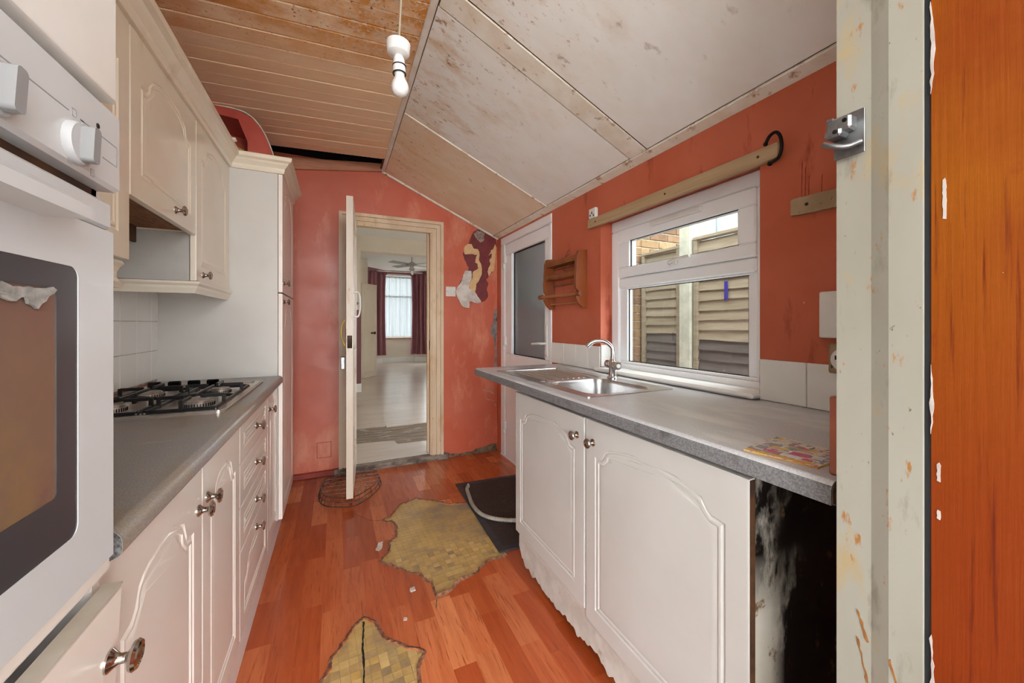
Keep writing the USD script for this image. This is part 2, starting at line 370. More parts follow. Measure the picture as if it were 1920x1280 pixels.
mk('orange_door', (122, 48, 3), (114, 37, 3), scale=2.0, stretch=(1, 1, 0.5), rough=0.5, spec=0.2, bump=0.25, bscale=60, bstretch=(1, 3, 0.08),
   layers=[((138, 74, 4), 1.6, 0.36, 0.56, (1, 1, 1), 6, ('z', 0.95, 1.40)), ((92, 28, 5), 60, 0.58, 0.68, (1, 2, 0.06), 2), ((120, 40, 14), 14, 0.66, 0.74, (1, 1, 0.5), 3), ((232, 216, 200), 30, 0.735, 0.755, (1, 1.5, 0.5), 4)])  # upper amber layer puts the light gradient into the colour
mk('paint_chip', (186, 178, 172), (168, 158, 152), scale=40, rough=0.7)
mk('dark_gap', (22, 23, 28), None, rough=0.8)
mk('door_frame', (220, 198, 168), (206, 180, 148), scale=6, stretch=(1, 1, 0.3), rough=0.42, bump=0.2, bscale=40,
   layers=[((196, 160, 116), 8, 0.55, 0.7, (1, 1, 0.4), 2), ((122, 78, 44), 26, 0.66, 0.72, (1, 1, 0.22), 3, ('z', 1.5, 0.4))])
mk('door_leaf', (226, 215, 200), (214, 200, 180), scale=5, stretch=(1, 1, 0.3), rough=0.42, bump=0.2, bscale=40,
   layers=[((190, 156, 110), 9, 0.56, 0.68, (1, 1, 0.35), 2, ('z', 1.6, 0.9)), ((128, 88, 54), 30, 0.66, 0.72, (1, 1, 0.3), 3)])
mk('threshold_wood', (92, 78, 68), (150, 138, 126), scale=16, stretch=(0.6, 2, 1), rough=0.7, bump=0.5, bscale=40)
mk('red_skirting', (156, 56, 36), (130, 44, 30), scale=10, rough=0.4)
VF = [(170, 74, 34), (200, 102, 54), (218, 126, 78), (184, 86, 44), (196, 96, 50), (230, 144, 94), (176, 80, 38), (206, 108, 62)]
mk('vinyl_plank', (190,90,50), vary=VF, c2=(216, 188, 168), scale=7, stretch=(6, 0.7, 1), lo=0.40, hi=0.64, rough=0.30, obj4d=True, bump=0.05, bscale=30, coat=0.12, detail=6,
   layers=[((150, 66, 30), 22, 0.54, 0.70, (6, 0.4, 1), 2), ((120, 62, 36), 3.0, 0.60, 0.74, (1, 1, 1), 3, ('x', 0.35, 0.85))])
mk('vinyl_edge', (112, 62, 40), (150, 110, 84), scale=60, rough=0.8)
LF = [(208, 174, 108), (218, 184, 120), (200, 164, 102), (222, 190, 126), (204, 170, 112), (212, 174, 98)]
mk('lino_square', (172,128,56), vary=LF, c2=(205, 200, 195), scale=14, rough=0.42, obj4d=True, layers=[((134, 116, 92), 3.0, 0.50, 0.66, (1, 1, 1), 3), ((110, 96, 80), 50, 0.66, 0.72, (1, 1, 1), 4)])
mk('lino_squares', (172,128,56), vary=LF, island=True, c2=(205, 200, 195), scale=14, rough=0.42, layers=[((150, 132, 110), 3.0, 0.46, 0.62, (1, 1, 1), 3)])
mk('lino_base', (172, 144, 96), (156, 130, 92), scale=20, rough=0.55)
mk('subfloor', (70, 52, 40), (46, 34, 28), scale=12, rough=0.9)
mk('mat_rubber', (62, 50, 46), (46, 38, 36), scale=60, rough=0.7, bump=0.5, bscale=200, layers=[((84, 70, 62), 14, 0.62, 0.74, (1, 1, 1), 2)])
mk('mat_border', (42, 44, 50), (54, 55, 60), scale=30, rough=0.5)
mk('hose_grey', (172, 164, 152), (156, 146, 134), scale=20, rough=0.45)
mk('wire', (110, 92, 80), (66, 50, 42), scale=60, rough=0.4, metallic=0.7)
mk('wood_rack', (146, 76, 30), (122, 58, 22), scale=6, stretch=(3, 3, 0.5), rough=0.32, coat=0.2, layers=[((92, 40, 16), 20, 0.62, 0.7, (1, 1, 0.3), 2)])
mk('wood_rack_pale', (178, 110, 62), (156, 90, 46), scale=8, stretch=(2, 0.4, 2), rough=0.4)
mk('pine', (184, 158, 124), (170, 142, 106), scale=5, stretch=(1, 0.4, 8), rough=0.55, bump=0.15, layers=[((132, 98, 64), 12, 0.66, 0.74, (1, 0.7, 2), 2)])
mk('pine_dirty', (172, 148, 116), (150, 126, 96), scale=8, rough=0.7, layers=[((66, 50, 36), 36, 0.62, 0.68, (1, 1, 1), 2), ((150, 88, 36), 8, 0.58, 0.68, (1, 1, 1), 3)])
mk('black_metal', (26, 24, 24), None, rough=0.4, metallic=0.6)
mk('galvanised', (150, 152, 154), (116, 116, 118), scale=30, rough=0.36, metallic=0.9)
mk('yellow_plastic', (214, 170, 44), None, rough=0.4)
mk('terracotta_strip', (176, 104, 78), (160, 90, 66), scale=10, rough=0.5)
mk('shade_and_stain_panel', (214, 208, 196), (196, 188, 172), scale=5, rough=0.5,
   layers=[((10, 8, 8), 9, 0.30, 0.42, (1, 1, 0.5), 3, ('x', 0.845, 0.895)), ((20, 14, 12), 11, 0.30, 0.50, (1, 1, 0.6), 5, ('z', 0.55, 0.68)), ((30, 20, 16), 13, 0.56, 0.62, (1, 1, 0.4), 7, ('x', 0.79, 0.85)), ((116, 88, 58), 22, 0.62, 0.7, (1, 1, 1), 4)])  # black layers paint in the deep shade under the worktop; brown specks are stains
mk('plinth_white', (208, 204, 197), (192, 186, 177), scale=14, rough=0.7, bump=0.4, bscale=60, layers=[((150, 124, 100), 12, 0.62, 0.74, (1, 1, 1), 2), ((84, 66, 52), 50, 0.70, 0.74, (1, 1, 1), 3)])
mk('soot', (12, 11, 11), (20, 18, 17), scale=6, rough=0.9)
mk('paper', (214, 206, 192), None, rough=0.6,
   layers=[((204, 104, 130), 20, 0.55, 0.58, (1.5, 1, 1), 2), ((216, 184, 90), 22, 0.57, 0.62, (1, 1.4, 1), 3), ((130, 138, 156), 30, 0.54, 0.60, (1, 2, 1), 4), ((120, 156, 120), 30, 0.56, 0.66, (1, 2, 1), 6), ((92, 60, 96), 34, 0.63, 0.67, (1, 2, 1), 7), ((236, 232, 224), 26, 0.62, 0.66, (2, 1, 1), 8)])
mk('print_pink', (206, 110, 138), (196, 96, 124), scale=80, rough=0.6)
mk('print_yellow', (222, 182, 84), (214, 166, 66), scale=60, rough=0.6)
mk('print_pale', (228, 224, 218), (206, 206, 214), scale=70, rough=0.6)
mk('print_slate', (138, 142, 152), (168, 160, 150), scale=70, rough=0.6)
mk('paper_edge', (214, 170, 86), (190, 130, 60), scale=30, rough=0.8)
mk('red_box', (190, 84, 66), (176, 70, 54), scale=5, rough=0.45, bump=0.3, bscale=20)
mk('foam_yellow', (190, 170, 40), (150, 130, 30), scale=30, rough=0.9)
mk('lamp_white', (236, 236, 234), None, rough=0.3)
mk('bulb_glass', (240, 240, 238), None, rough=0.18, coat=0.4)
mk('cable_beige', (176, 164, 142), None, rough=0.5)
# far rooms
mk('far_cream', (232, 222, 208), (226, 215, 198), scale=2, rough=0.6)
mk('far_white', (236, 235, 232), None, rough=0.6)
mk('fan_backlit', (170, 170, 168), None, rough=0.5)  # white fan; its backlit shade is put into the grey
mk('far_plum', (128, 82, 86), None, rough=0.6)
mk('curtain', (152, 98, 106), (136, 84, 94), scale=8, stretch=(3, 3, 0.3), rough=0.55)
mk('laminate', (206,192,180), vary=[(206, 192, 180), (200, 186, 174), (210, 197, 186)], c2=(228, 222, 216), scale=4, stretch=(0.6, 8, 1), rough=0.26, obj4d=True)
mk('dusty_boards', (146, 130, 114), (116, 100, 86), scale=5, stretch=(0.6, 5, 1), rough=0.8, layers=[((176, 166, 154), 7, 0.55, 0.7, (1, 1, 1), 2)])
# outside
FB = [(136, 123, 102), (129, 116, 95), (144, 130, 110), (124, 111, 91), (134, 121, 101)]
mk('fence_board', (170,150,120), vary=FB, c2=(196, 188, 178), scale=4, stretch=(1, 0.8, 9), rough=0.85, obj4d=True, bump=0.3, bscale=20, bstretch=(1, 0.6, 8), layers=[((122, 100, 74), 10, 0.62, 0.72, (1, 0.5, 4), 2)])
mk('fence_board_wet', (110,100,92), vary=[(86, 78, 72), (80, 71, 65), (92, 83, 78)], c2=(196, 188, 184), scale=4, stretch=(1, 0.8, 9), rough=0.7, obj4d=True, bump=0.3, bscale=20, bstretch=(1, 0.6, 8), layers=[((84, 72, 66), 10, 0.6, 0.72, (1, 0.5, 4), 2)])
mk('concrete_post', (168, 165, 148), (152, 150, 134), scale=12, rough=0.9, bump=0.3)
mk('blue_tape', (44, 36, 112), None, rough=0.4)
BR = [(140, 112, 78), (126, 96, 66), (150, 122, 88), (114, 84, 60), (134, 104, 78)]
mk('brick', (170,130,98), vary=BR, c2=(190, 180, 170), scale=14, rough=0.9, obj4d=True, bump=0.4, bscale=50, layers=[((92, 72, 56), 20, 0.6, 0.7, (1, 1, 1), 2)])
mk('mortar', (176, 164, 144), (150, 138, 120), scale=30, rough=0.95)
mk('render_white', (214, 220, 216), (200, 206, 202), scale=3, rough=0.8)
mk('roof_tile', (96, 88, 84), (74, 68, 66), scale=12, rough=0.8)
mk('paving', (128, 122, 114), (106, 100, 94), scale=6, rough=0.9)
mk('bounce_paving', (190, 186, 178), (176, 172, 164), scale=4, rough=0.9)
mk('bare_floor', (150, 140, 128), (136, 126, 114), scale=3, rough=0.6)

def glass(name, rough_=0.0, tint=(235, 240, 240), opal=0.0):
    n = {'t': ('transparent_bsdf', {'color': lin(tint)}), 'g': ('glossy_bsdf', {'color': (1, 1, 1), 'roughness': 0.02}), 'f': ('fresnel', {'IOR': 1.45}), 'm': ('mix_closure', {})}
    l = [('f.fac', 'k.value1'), ('geo.backfacing', 'bf.value2'), ('bf.value', 'k.value2'), ('k.value', 'm.fac'), ('t.BSDF', 'm.closure1'), ('g.BSDF', 'm.closure2')]
    n.update({'geo': ('geometry', {}), 'bf': ('math', {'math_type': 'subtract', 'value1': 1.0}), 'k': ('math', {'math_type': 'multiply'})})
    LOOK[name] = usdkit.material(stage, '/World/Looks/' + name, n, l, surface='m.closure')
glass('pane')
LOOK['frosted'] = usdkit.material(stage, '/World/Looks/frosted', {
    'geo': ('geometry', {}), 'n': ('noise_texture', {'scale': 160.0, 'detail': 2.0}), 'b': ('bump', {'strength': 0.5, 'distance': 0.002}),
    'r': ('refraction_bsdf', {'color': lin((226, 230, 232)), 'roughness': 0.45, 'IOR': 1.2}), 'g': ('glossy_bsdf', {'color': (1, 1, 1), 'roughness': 0.12}), 'f': ('fresnel', {'IOR': 1.5}), 'm': ('mix_closure', {})},
    [('geo.position', 'n.vector'), ('n.fac', 'b.height'), ('b.normal', 'r.normal'), ('f.fac', 'm.fac'), ('r.BSDF', 'm.closure1'), ('g.BSDF', 'm.closure2')], surface='m.closure')
LOOK['net'] = usdkit.material(stage, '/World/Looks/net', {
    'tr': ('translucent_bsdf', {'color': (0.15, 0.155, 0.16)}), 'd': ('diffuse_bsdf', {'color': (0.8, 0.8, 0.8)}), 't': ('transparent_bsdf', {'color': (1, 1, 1)}),
    'm1': ('mix_closure', {'fac': 0.3}), 'm2': ('mix_closure', {'fac': 0.04})},
    [('tr.BSDF', 'm1.closure1'), ('d.BSDF', 'm1.closure2'), ('m1.closure', 'm2.closure1'), ('t.BSDF', 'm2.closure2')], surface='m2.closure')

# ================================================================ the setting
XL, XR, YB, YN = -0.75, 1.34, 3.25, 0.326     # left wall, right wall, back wall, kitchen face of the near wall
RX, RZ, SL = 0.33, 2.40, 0.445                # ridge, and the slope of the right half of the ceiling
def zr(x): return RZ - SL * (x - RX)
def zl(x): return RZ - 0.05 * (RX - x)

# ---- floor
fl = Thing('floor', 'orange wood-look vinyl floor torn open over older yellow mosaic lino', None, kind='structure')
fl.part('subfloor', box(XL, XR + 0.02, 0.25, YB + 0.02, -0.06, -0.008), 'subfloor')
fl.part('lino_sheet', box(-0.33, 0.90, 0.9, 2.75, -0.008, -0.005), 'lino_base', label='grimy yellow lino sheet showing through the torn vinyl')
H1 = [[0.19, 1.969], [0.242, 2.027], [0.247, 2.113], [0.3, 2.161], [0.324, 2.271], [0.296, 2.35], [0.247, 2.373], [0.302, 2.396], [0.375, 2.535], [0.48, 2.586], [0.584, 2.496], [0.666, 2.401], [0.755, 2.376], [0.80, 2.3], [0.80, 1.78], [0.743, 1.748], [0.675, 1.755], [0.583, 1.688], [0.504, 1.683], [0.435, 1.627], [0.391, 1.621], [0.396, 1.693], [0.357, 1.791], [0.292, 1.842]]
H2 = [[-0.06, 1.15], [-0.05, 1.30], [-0.042, 1.379], [-0.017, 1.453], [0.032, 1.528], [0.092, 1.621], [0.129, 1.58], [0.166, 1.467], [0.223, 1.403], [0.281, 1.363], [0.254, 1.318], [0.232, 1.253], [0.22, 1.12]]
hole1, hole2 = rough(Polygon(H1), 0.008, 0.010, 3), rough(Polygon(H2), 0.006, 0.009, 4)
vinyl = Polygon([(-0.30, 0.30), (0.885, 0.30), (0.888, 0.96), (0.90, 1.10), (0.893, 1.40), (0.872, 1.735), (0.96, 1.76), (XR, 1.78), (XR, 3.245), (-0.30, 3.245)])
slits = unary_union([LineString([(0.391, 1.63), (0.378, 1.58), (0.372, 1.555)]).buffer(0.003), LineString([(0.60, 2.49), (0.69, 2.48), (0.75, 2.49)]).buffer(0.0025), LineString([(0.247, 2.373), (0.18, 2.40), (0.10, 2.52)]).buffer(0.0018)])
vinyl = vinyl.difference(unary_union([hole1, hole2, slits]))
PW, rngp = 0.082, np.random.default_rng(11)
i = 0
for x in np.arange(-0.30, XR, PW):
    y = 0.95 - rngp.uniform(0, 0.35)
    while y < 3.25:
        L = rngp.uniform(0.24, 0.46)
        g = sbox(x, y, x + PW, y + L).intersection(vinyl)
        y += L
        for q in getattr(g, 'geoms', [g]):
            if q.geom_type == 'Polygon' and q.area > 2e-4:
                fl.part('vinyl_plank', ext_z(q, -0.005, 0.0), 'vinyl_plank')
# curled torn lips along the holes
for hole, sd in ((hole1, 5), (hole2, 6)):
    ringp = np.array(hole.exterior.coords)[:-1]; rg = np.random.default_rng(sd); n_ = len(ringp)
    hgt = np.clip(np.convolve(rg.normal(0.004, 0.006, n_), np.ones(5) / 5, 'same'), 0.0005, 0.012)
    outp = np.array([hole.buffer(0.012).exterior.interpolate(hole.buffer(0.012).exterior.project(shapely.geometry.Point(p))).coords[0] for p in ringp])
    V = np.vstack([np.column_stack([outp, np.full(n_, 0.0002)]), np.column_stack([ringp, hgt]), np.column_stack([ringp * 0.995 + hole.centroid.coords[0][0] * 0.005 * np.array([1, 0]) + np.array([0, hole.centroid.coords[0][1] * 0.005]), hgt - 0.004])])
    F = []
    for a in range(n_):
        b = (a + 1) % n_
        F += [(a, b, n_ + b), (a, n_ + b, n_ + a), (n_ + a, n_ + b, 2 * n_ + b), (n_ + a, 2 * n_ + b, 2 * n_ + a)]
    keep = [f for f in F if max(V[list(f)][:, 0]) < 0.79]
    fl.part('torn_edge', trimesh.Trimesh(V, keep, process=False), 'vinyl_edge', label='curled torn edge of the vinyl')
# lino squares: the near hole singly, the far hole singly as far as they can be told apart
SQ = 0.031
def squares(area, ang, org, limit):
    k, rest = 0, []
    c_, s_ = math.cos(ang), math.sin(ang)
    x0, y0, x1, y1 = area.bounds; R = max(x1 - x0, y1 - y0)
    cand = []
    for a in np.arange(-R, R, SQ):
        for b in np.arange(-R, R, SQ):
            px_, py_ = org[0] + a * c_ - b * s_, org[1] + a * s_ + b * c_
            g = affinity.translate(affinity.rotate(sbox(0.0008, 0.0008, SQ - 0.0008, SQ - 0.0008), ang, origin=(0, 0), use_radians=True), px_, py_)
            if g.intersects(area): cand.append((py_, g))
    for _, g in sorted(cand, key=lambda q: q[0]):
        m = ext_z(g, -0.005, -0.0035)
        if k < limit: fl.part('lino_square', m, 'lino_square'); k += 1
        else: rest.append(m)
    return rest
rest = squares(hole2.buffer(0.012), 0.06, (0.1, 1.35), 120)
rest += squares(hole1.buffer(0.012).intersection(sbox(0, 1, 0.86, 3)), 0.06, (0.5, 2.0), 170)
if rest: fl.part('lino_squares', cat_(rest), 'lino_squares', kind='stuff')
crack = [(0.095, 1.60), (0.085, 1.50), (0.083, 1.40), (0.079, 1.30), (0.082, 1.2)]
fl.part('lino_crack', ext_z(rough(LineString(crack).buffer(0.003), 0.0015, 0.01, 9), -0.0036, -0.0028), 'void_dark')

# ---- back wall: body, then the salmon paint skin with the fallen patch cut out of it
bw = Thing('wall_back', 'salmon red back wall with a large patch of peeled paint beside the white door', None, kind='structure')
prof = Polygon([(XL - 0.1, 0), (1.55, 0), (1.55, 1.95), (XR + 0.01, 1.99), (RX, zr(RX) + 0.02), (XL - 0.1, 2.42)])
opening = sbox(0.105, -0.01, 0.725, 1.97)
wp = prof.difference(opening)
bw.part('masonry', ext_y(wp, YB + 0.004, YB + 0.13), 'grey_plaster')
MAROON = [(1.142, 2.02), (1.107, 1.988), (1.077, 1.925), (1.064, 1.879), (1.021, 1.831), (1.017, 1.787), (1.029, 1.728), (1.064, 1.664), (1.052, 1.626), (1.014, 1.58), (0.953, 1.459), (0.975, 1.416), (1.06, 1.404), (1.13, 1.421), (1.154, 1.369), (1.186, 1.359), (1.226, 1.379), (1.254, 1.417), (1.242, 1.485), (1.254, 1.531), (1.238, 1.569), (1.27, 1.609), (1.30, 1.642), (1.322, 1.751), (1.336, 1.846), (1.336, 1.932), (1.300, 1.97), (1.226, 2.0)]
CEM = [(1.322, 1.293), (1.290, 1.164), (1.276, 1.09), (1.312, 1.026), (1.316, 0.915), (1.320, 0.832), (1.312, 0.777), (1.339, 0.778), (1.339, 1.312)]
ROT = [(0.829, 0.060), (0.884, 0.033), (0.951, 0.020), (1.113, 0.030), (1.233, 0.055), (1.339, 0.07), (1.339, 0.0), (0.829, 0.0)]
mar, cem, rot_ = rough(Polygon(MAROON), 0.006, 0.01, 21), rough(Polygon(CEM), 0.005, 0.01, 22), rough(Polygon(ROT), 0.006, 0.012, 23)
skin = wp.intersection(sbox(XL, 0, XR + 0.005, 3)).difference(unary_union([mar, cem, rot_]))
bw.part('paint_skin', ext_y(skin, YB, YB + 0.004), 'salmon_wall')
bw.part('maroon_layer', ext_y(mar.buffer(0.004), YB + 0.0022, YB + 0.0045), 'maroon_paint', label='older maroon paint uncovered where the salmon paint has come off')
bw.part('cement_patch', ext_y(cem.buffer(0.003), YB + 0.002, YB + 0.0045), 'cement', label='bare grey cement by the door frame')
bw.part('rotten_foot', ext_y(rot_.buffer(0.004), YB + 0.001, YB + 0.0045), 'rot', label='crumbling damp foot of the wall')
C1 = [(1.017, 1.846), (1.044, 1.874), (1.091, 1.874), (1.114, 1.839), (1.154, 1.835), (1.174, 1.806), (1.162, 1.738), (1.186, 1.702), (1.194, 1.612), (1.162, 1.557), (1.138, 1.519), (1.13, 1.444), (1.075, 1.464), (1.068, 1.508), (1.099, 1.562), (1.107, 1.629), (1.154, 1.662), (1.15, 1.707), (1.122, 1.712), (1.146, 1.782), (1.114, 1.787), (1.029, 1.78)]
C2 = [(1.25, 1.843), (1.262, 1.79), (1.283, 1.838), (1.30, 1.848), (1.322, 1.90), (1.334, 1.861), (1.328, 1.752), (1.315, 1.65), (1.289, 1.64), (1.258, 1.592), (1.246, 1.637), (1.275, 1.715), (1.267, 1.745), (1.289, 1.801), (1.275, 1.807), (1.258, 1.782)]
for pts, sd in ((C1, 31), (C2, 32)):
    bw.part('cream_flake', ext_y(rough(Polygon(pts), 0.004, 0.008, sd), YB + 0.001, YB + 0.003), 'cream_paint', label='cream undercoat left on the maroon layer')
bw.part('plaster_patch', ext_y(rough(Polygon([(1.146, 2.0), (1.218, 1.99), (1.21, 1.915), (1.178, 1.897), (1.13, 1.938), (1.114, 1.973)]), 0.004, 0.008, 33), YB + 0.0005, YB + 0.003), 'grey_plaster')
WH = [(1.037, 1.633), (1.091, 1.636), (1.099, 1.569), (1.068, 1.516), (1.071, 1.471), (1.13, 1.444), (1.154, 1.407), (1.178, 1.362), (1.138, 1.35), (1.068, 1.36), (1.056, 1.3), (0.991, 1.321), (0.953, 1.401), (0.949, 1.459), (0.991, 1.527), (1.014, 1.595)]
wpoly = rough(Polygon(WH), 0.004, 0.008, 34)
fm = ext_y(wpoly, YB - 0.0015, YB + 0.0005); fm = fm.subdivide().subdivide()
v = np.array(fm.vertices); t = np.clip((1.50 - v[:, 2]) / 0.2, 0, 1); v[:, 1] -= 0.045 * t ** 2 + 0.004 * np.sin(v[:, 0] * 60) * t
bw.part('peeling_flap', trimesh.Trimesh(v, fm.faces, process=False), 'white_plaster', smooth=40, label='white-backed paint sheet curling off the wall above the light switch')
blank = sbox(-0.14, 0.14, -0.04, 0.26)
bw.part('blanking_plate', cat_([ext_y(blank.buffer(-0.004), YB - 0.003, YB + 0.001)]), 'salmon_wall', label='square blanking plate painted over')
bw.part('plate_groove', ext_y(blank.difference(blank.buffer(-0.005)), YB - 0.0012, YB + 0.001), 'red_skirting')
for a, b in (((1.20, 0.570), (1.245, 0.548)), ((1.25, 0.553), (1.30, 0.535)), ((1.275, 0.540), (1.312, 0.520)), ((1.235, 0.484), (1.262, 0.468)), ((1.27, 0.472), (1.31, 0.455)), ((1.316, 0.43), (1.328, 0.405))):
    bw.part('scratch', ext_y(LineString([a, b]).buffer(0.0022), YB - 0.0004, YB + 0.0004), 'paint_chip')

# ---- right wall
rw = Thing('wall_right', 'orange painted right wall with window reveal and side doorway', None, kind='structure')
WY0, WY1, WZ0, WZ1 = 0.848, 1.732, 0.895, 1.735
DY0, DY1, DZ1 = 2.262, 3.15, 1.925
sec = sbox(0.30, -0.05, YB + 0.13, 1.985).difference(unary_union([sbox(WY0, WZ0, WY1, WZ1), sbox(DY0, -0.06, DY1, DZ1)]))
rw.part('masonry', ext_x(sec, XR, XR + 0.14), 'orange_wall')
# white tiles along the worktop
def wall_tile(th, u0, u1, z0, z1): th.part('tile', box(XR - 0.007, XR + 0.001, u0 + 0.001, u1 - 0.001, z0, z1, 0.0018), 'white_tile')
rw.part('grout_bed', cat_([box(XR - 0.003, XR + 0.001, WY1, DY0, 0.9, 1.036), box(XR - 0.003, XR + 0.001, 0.35, WY0, 0.9, 1.038)]), 'grout')
ty = [2.262, 2.105, 1.972, 1.842, 1.733]
for a, b in zip(ty[1:], ty): wall_tile(rw, a, b, 0.902, 1.037)
ty = [0.846, 0.700, 0.560, 0.420, 0.345]
for a, b in zip(ty[1:], ty): wall_tile(rw, a, b, 0.902, 1.041)
rw.part('tile', box(XR, XR + 0.075, WY1 - 0.007, WY1 + 0.001, 0.925, 1.045, 0.0018), 'white_tile')
# drips and scuffs with a shape of their own
for y0_, z1_, L in ((0.705, 1.66, 0.10), (0.695, 1.63, 0.07), (0.66, 1.62, 0.06), (0.715, 1.68, 0.13)):
    rw.part('drip', ext_x(rough(LineString([(y0_, z1_), (y0_ + 0.002, z1_ - L)]).buffer(0.0012), 0.0006, 0.01, 41), XR - 0.0006, XR + 0.0004), 'red_skirting')

# ---- left wall
lw = Thing('wall_left', 'left wall behind the cabinets with a tiled splashback', None, kind='structure')
lw.part('masonry', box(XL - 0.12, XL, 0.0, YB + 0.13, 0, 2.42), 'orange_wall')
lw.part('grout_bed', box(XL, XL + 0.006, 0.62, 2.25, 0.905, 1.45), 'grout')
for r, (z0, z1) in enumerate(((0.912, 1.042), (1.0435, 1.173), (1.1745, 1.304), (1.3055, 1.435))):
    ys = [2.25, 2.181] + [2.181 - 0.133 * k for k in range(1, 9)]
    for a, b in zip(ys[1:], ys):
        lw.part('tile', box(XL + 0.002, XL + 0.0095, a + 0.0007, b - 0.0007, z0, z1, 0.0016), 'white_tile')

# ---- near wall, beside the opening the room is seen through
nw = Thing('wall_near', 'short return wall behind the white door jamb', None, kind='structure')
nw.part('masonry', box(0.735, 1.56, 0.232, YN, 0, 2.4), 'white_plaster')

# ---- ceiling
ce = Thing('ceiling', 'ridged ceiling: matchboarding on the left, stained white sheets on the right', None, kind='structure')
rng = np.random.default_rng(5)
bp = 0.0955
yb = 0.33
while yb < 3.0:
    x0, x1 = XL, RX + 0.004
    y0_, y1_ = yb + 0.0012, min(yb + bp - 0.0012, 3.05)
    dz = rng.uniform(-0.0012, 0.0012)
    P = np.array([(y0_, 0.0035), (y0_ + 0.0045, 0), (y1_ - 0.0045, 0), (y1_, 0.0035), (y1_, 0.014), (y0_, 0.014)])
    V, F = [], []
    for x in (x0, x1):
        V += [(x, p[0], zl(x) + p[1] + dz) for p in P]
    for j in range(6): F += [(j, (j + 1) % 6, 6 + (j + 1) % 6), (j, 6 + (j + 1) % 6, 6 + j)]
    F += [(0, 5, 4), (0, 4, 3), (0, 3, 2), (0, 2, 1), (6, 7, 8), (6, 8, 9), (6, 9, 10), (6, 10, 11)]
    m = trimesh.Trimesh(V, F, process=False); m.fix_normals()
    ce.part('ceiling_board', m, 'ceiling_board')
    yb += bp
ce.part('board_backing', place(box(0, 1.1, 0.33, 3.04, 0.0, 0.004), (XL, 0, zl(XL) + 0.0145), (1, 0, 0.05), (0, 1, 0), (0, 0, 1)), 'ceiling_strip')
# sheets on the slope: coordinates (s down the slope, y, out of the slope downwards)
LS = math.hypot(1, SL); SX = (XR + 0.02 - RX) * LS
us, un = np.array((1, 0, -SL)) / LS, np.array((-SL, 0, -1)) / LS
def slope(m, name, mat, **k): ce.part(name, place(m, (RX, 0, RZ), us, (0, 1, 0), un), mat, **k)
slope(box(-0.02, SX + 0.1, 0.30, YB + 0.05, -0.05, -0.004), 'slope_backing', 'joint_brown')
SB = (1.30 - RX) * LS
slope(box(0.027, SB - 0.004, 0.30, 1.335, -0.004, 0.003, 0.0015), 'ceiling_sheet', 'ceiling_panel', label='large pale stained ceiling sheet nearest the camera')
slope(box(0.027, SB - 0.004, 1.455, 2.262, -0.004, 0.003, 0.0015), 'ceiling_sheet', 'ceiling_panel', label='middle ceiling sheet with brown mould near the ridge')
slope(box(0.027, SB - 0.004, 2.275, 3.225, -0.004, 0.003, 0.0015), 'ceiling_sheet', 'ceiling_panel_far', label='peach-toned ceiling sheet above the doorway')
slope(box(0.03, SB - 0.0, 1.343, 1.448, -0.004, 0.005, 0.002), 'cover_strip', 'ceiling_strip')
slope(box(0.03, SB + 0.0, 2.2625, 2.2745, -0.004, 0.009, 0.002), 'cover_strip', 'ceiling_strip')
slope(box(SB, SX - 0.002, 0.30, YB, -0.004, 0.010, 0.003), 'edge_board', 'ceiling_strip')
slope(box(-0.004, 0.024, 0.30, YB, -0.004, 0.010, 0.004), 'ridge_strip', 'ceiling_ridge')
slope(box(0.0, SX, YB - 0.022, YB, -0.004, 0.016, 0.005), 'end_bead', 'ceiling_strip')
# open end of the matchboarding, with the dark loft above
lo = Thing('trim_1', 'bare timber strip under the dark open gap above the back wall', None, kind='structure')
lo.part('timber', ext_y(Polygon([(-0.45, 2.375), (RX, 2.455), (RX, 2.390), (-0.45, 2.285)]), YB - 0.022, YB - 0.001), 'old_timber')
rf = Thing('roof', 'roof deck and dark loft above the kitchen ceiling', None, kind='structure')
rf.part('deck', box(XL - 0.13, RX + 0.05, 0.30, YB + 0.14, 2.75, 2.80), 'void_dark')
rf.part('loft_side', cat_([box(XL - 0.13, XL - 0.10, 0.30, YB + 0.14, 2.40, 2.75), box(XL - 0.13, RX + 0.05, 0.28, 0.30, 2.34, 2.8), box(XL - 0.13, RX + 0.05, YB + 0.13, YB + 0.16, 2.40, 2.8), box(RX + 0.02, RX + 0.05, 0.3, YB + 0.14, 2.43, 2.8)]), 'void_dark')
ra = np.array([(-0.5, 3.1), (-0.1, 3.12), (0.18, 3.11)])
for x in (-0.5, -0.1): rf.part('rafter', box(x, x + 0.05, 0.4, YB + 0.1, 2.62, 2.74), 'old_timber')
# ---- kitchen window (white plastic frame, fixed pane below, top-hung casement above)
wi = Thing('window_1', 'white plastic kitchen window with a top opening light and trickle vent', None, kind='structure')
FX0, FX1 = 1.415, 1.475
def frame_x(y0, y1, z0, z1, w, x0, x1, b=0.006):
    ws = w if isinstance(w, tuple) else (w,) * 4      # bottom, top, near(y0), far(y1)
    return cat_([box(x0, x1, y0, y1, z0, z0 + ws[0], b), box(x0, x1, y0, y1, z1 - ws[1], z1, b), box(x0, x1, y0, y0 + ws[2], z0 + ws[0], z1 - ws[1], b), box(x0, x1, y1 - ws[3], y1, z0 + ws[0], z1 - ws[1], b)])
wi.part('outer_frame', frame_x(WY0, WY1, 0.915, WZ1, (0.032, 0.062, 0.062, 0.062), FX0, FX1), 'upvc')
wi.part('transom', box(FX0 - 0.001, FX1, WY0 + 0.0622, WY1 - 0.0622, 1.358, 1.412, 0.006), 'upvc')
wi.part('casement', frame_x(WY0 + 0.058, WY1 - 0.070, 1.414, 1.672, (0.052, 0.066, 0.07, 0.09), FX0 - 0.012, FX1 - 0.02, 0.005), 'upvc')
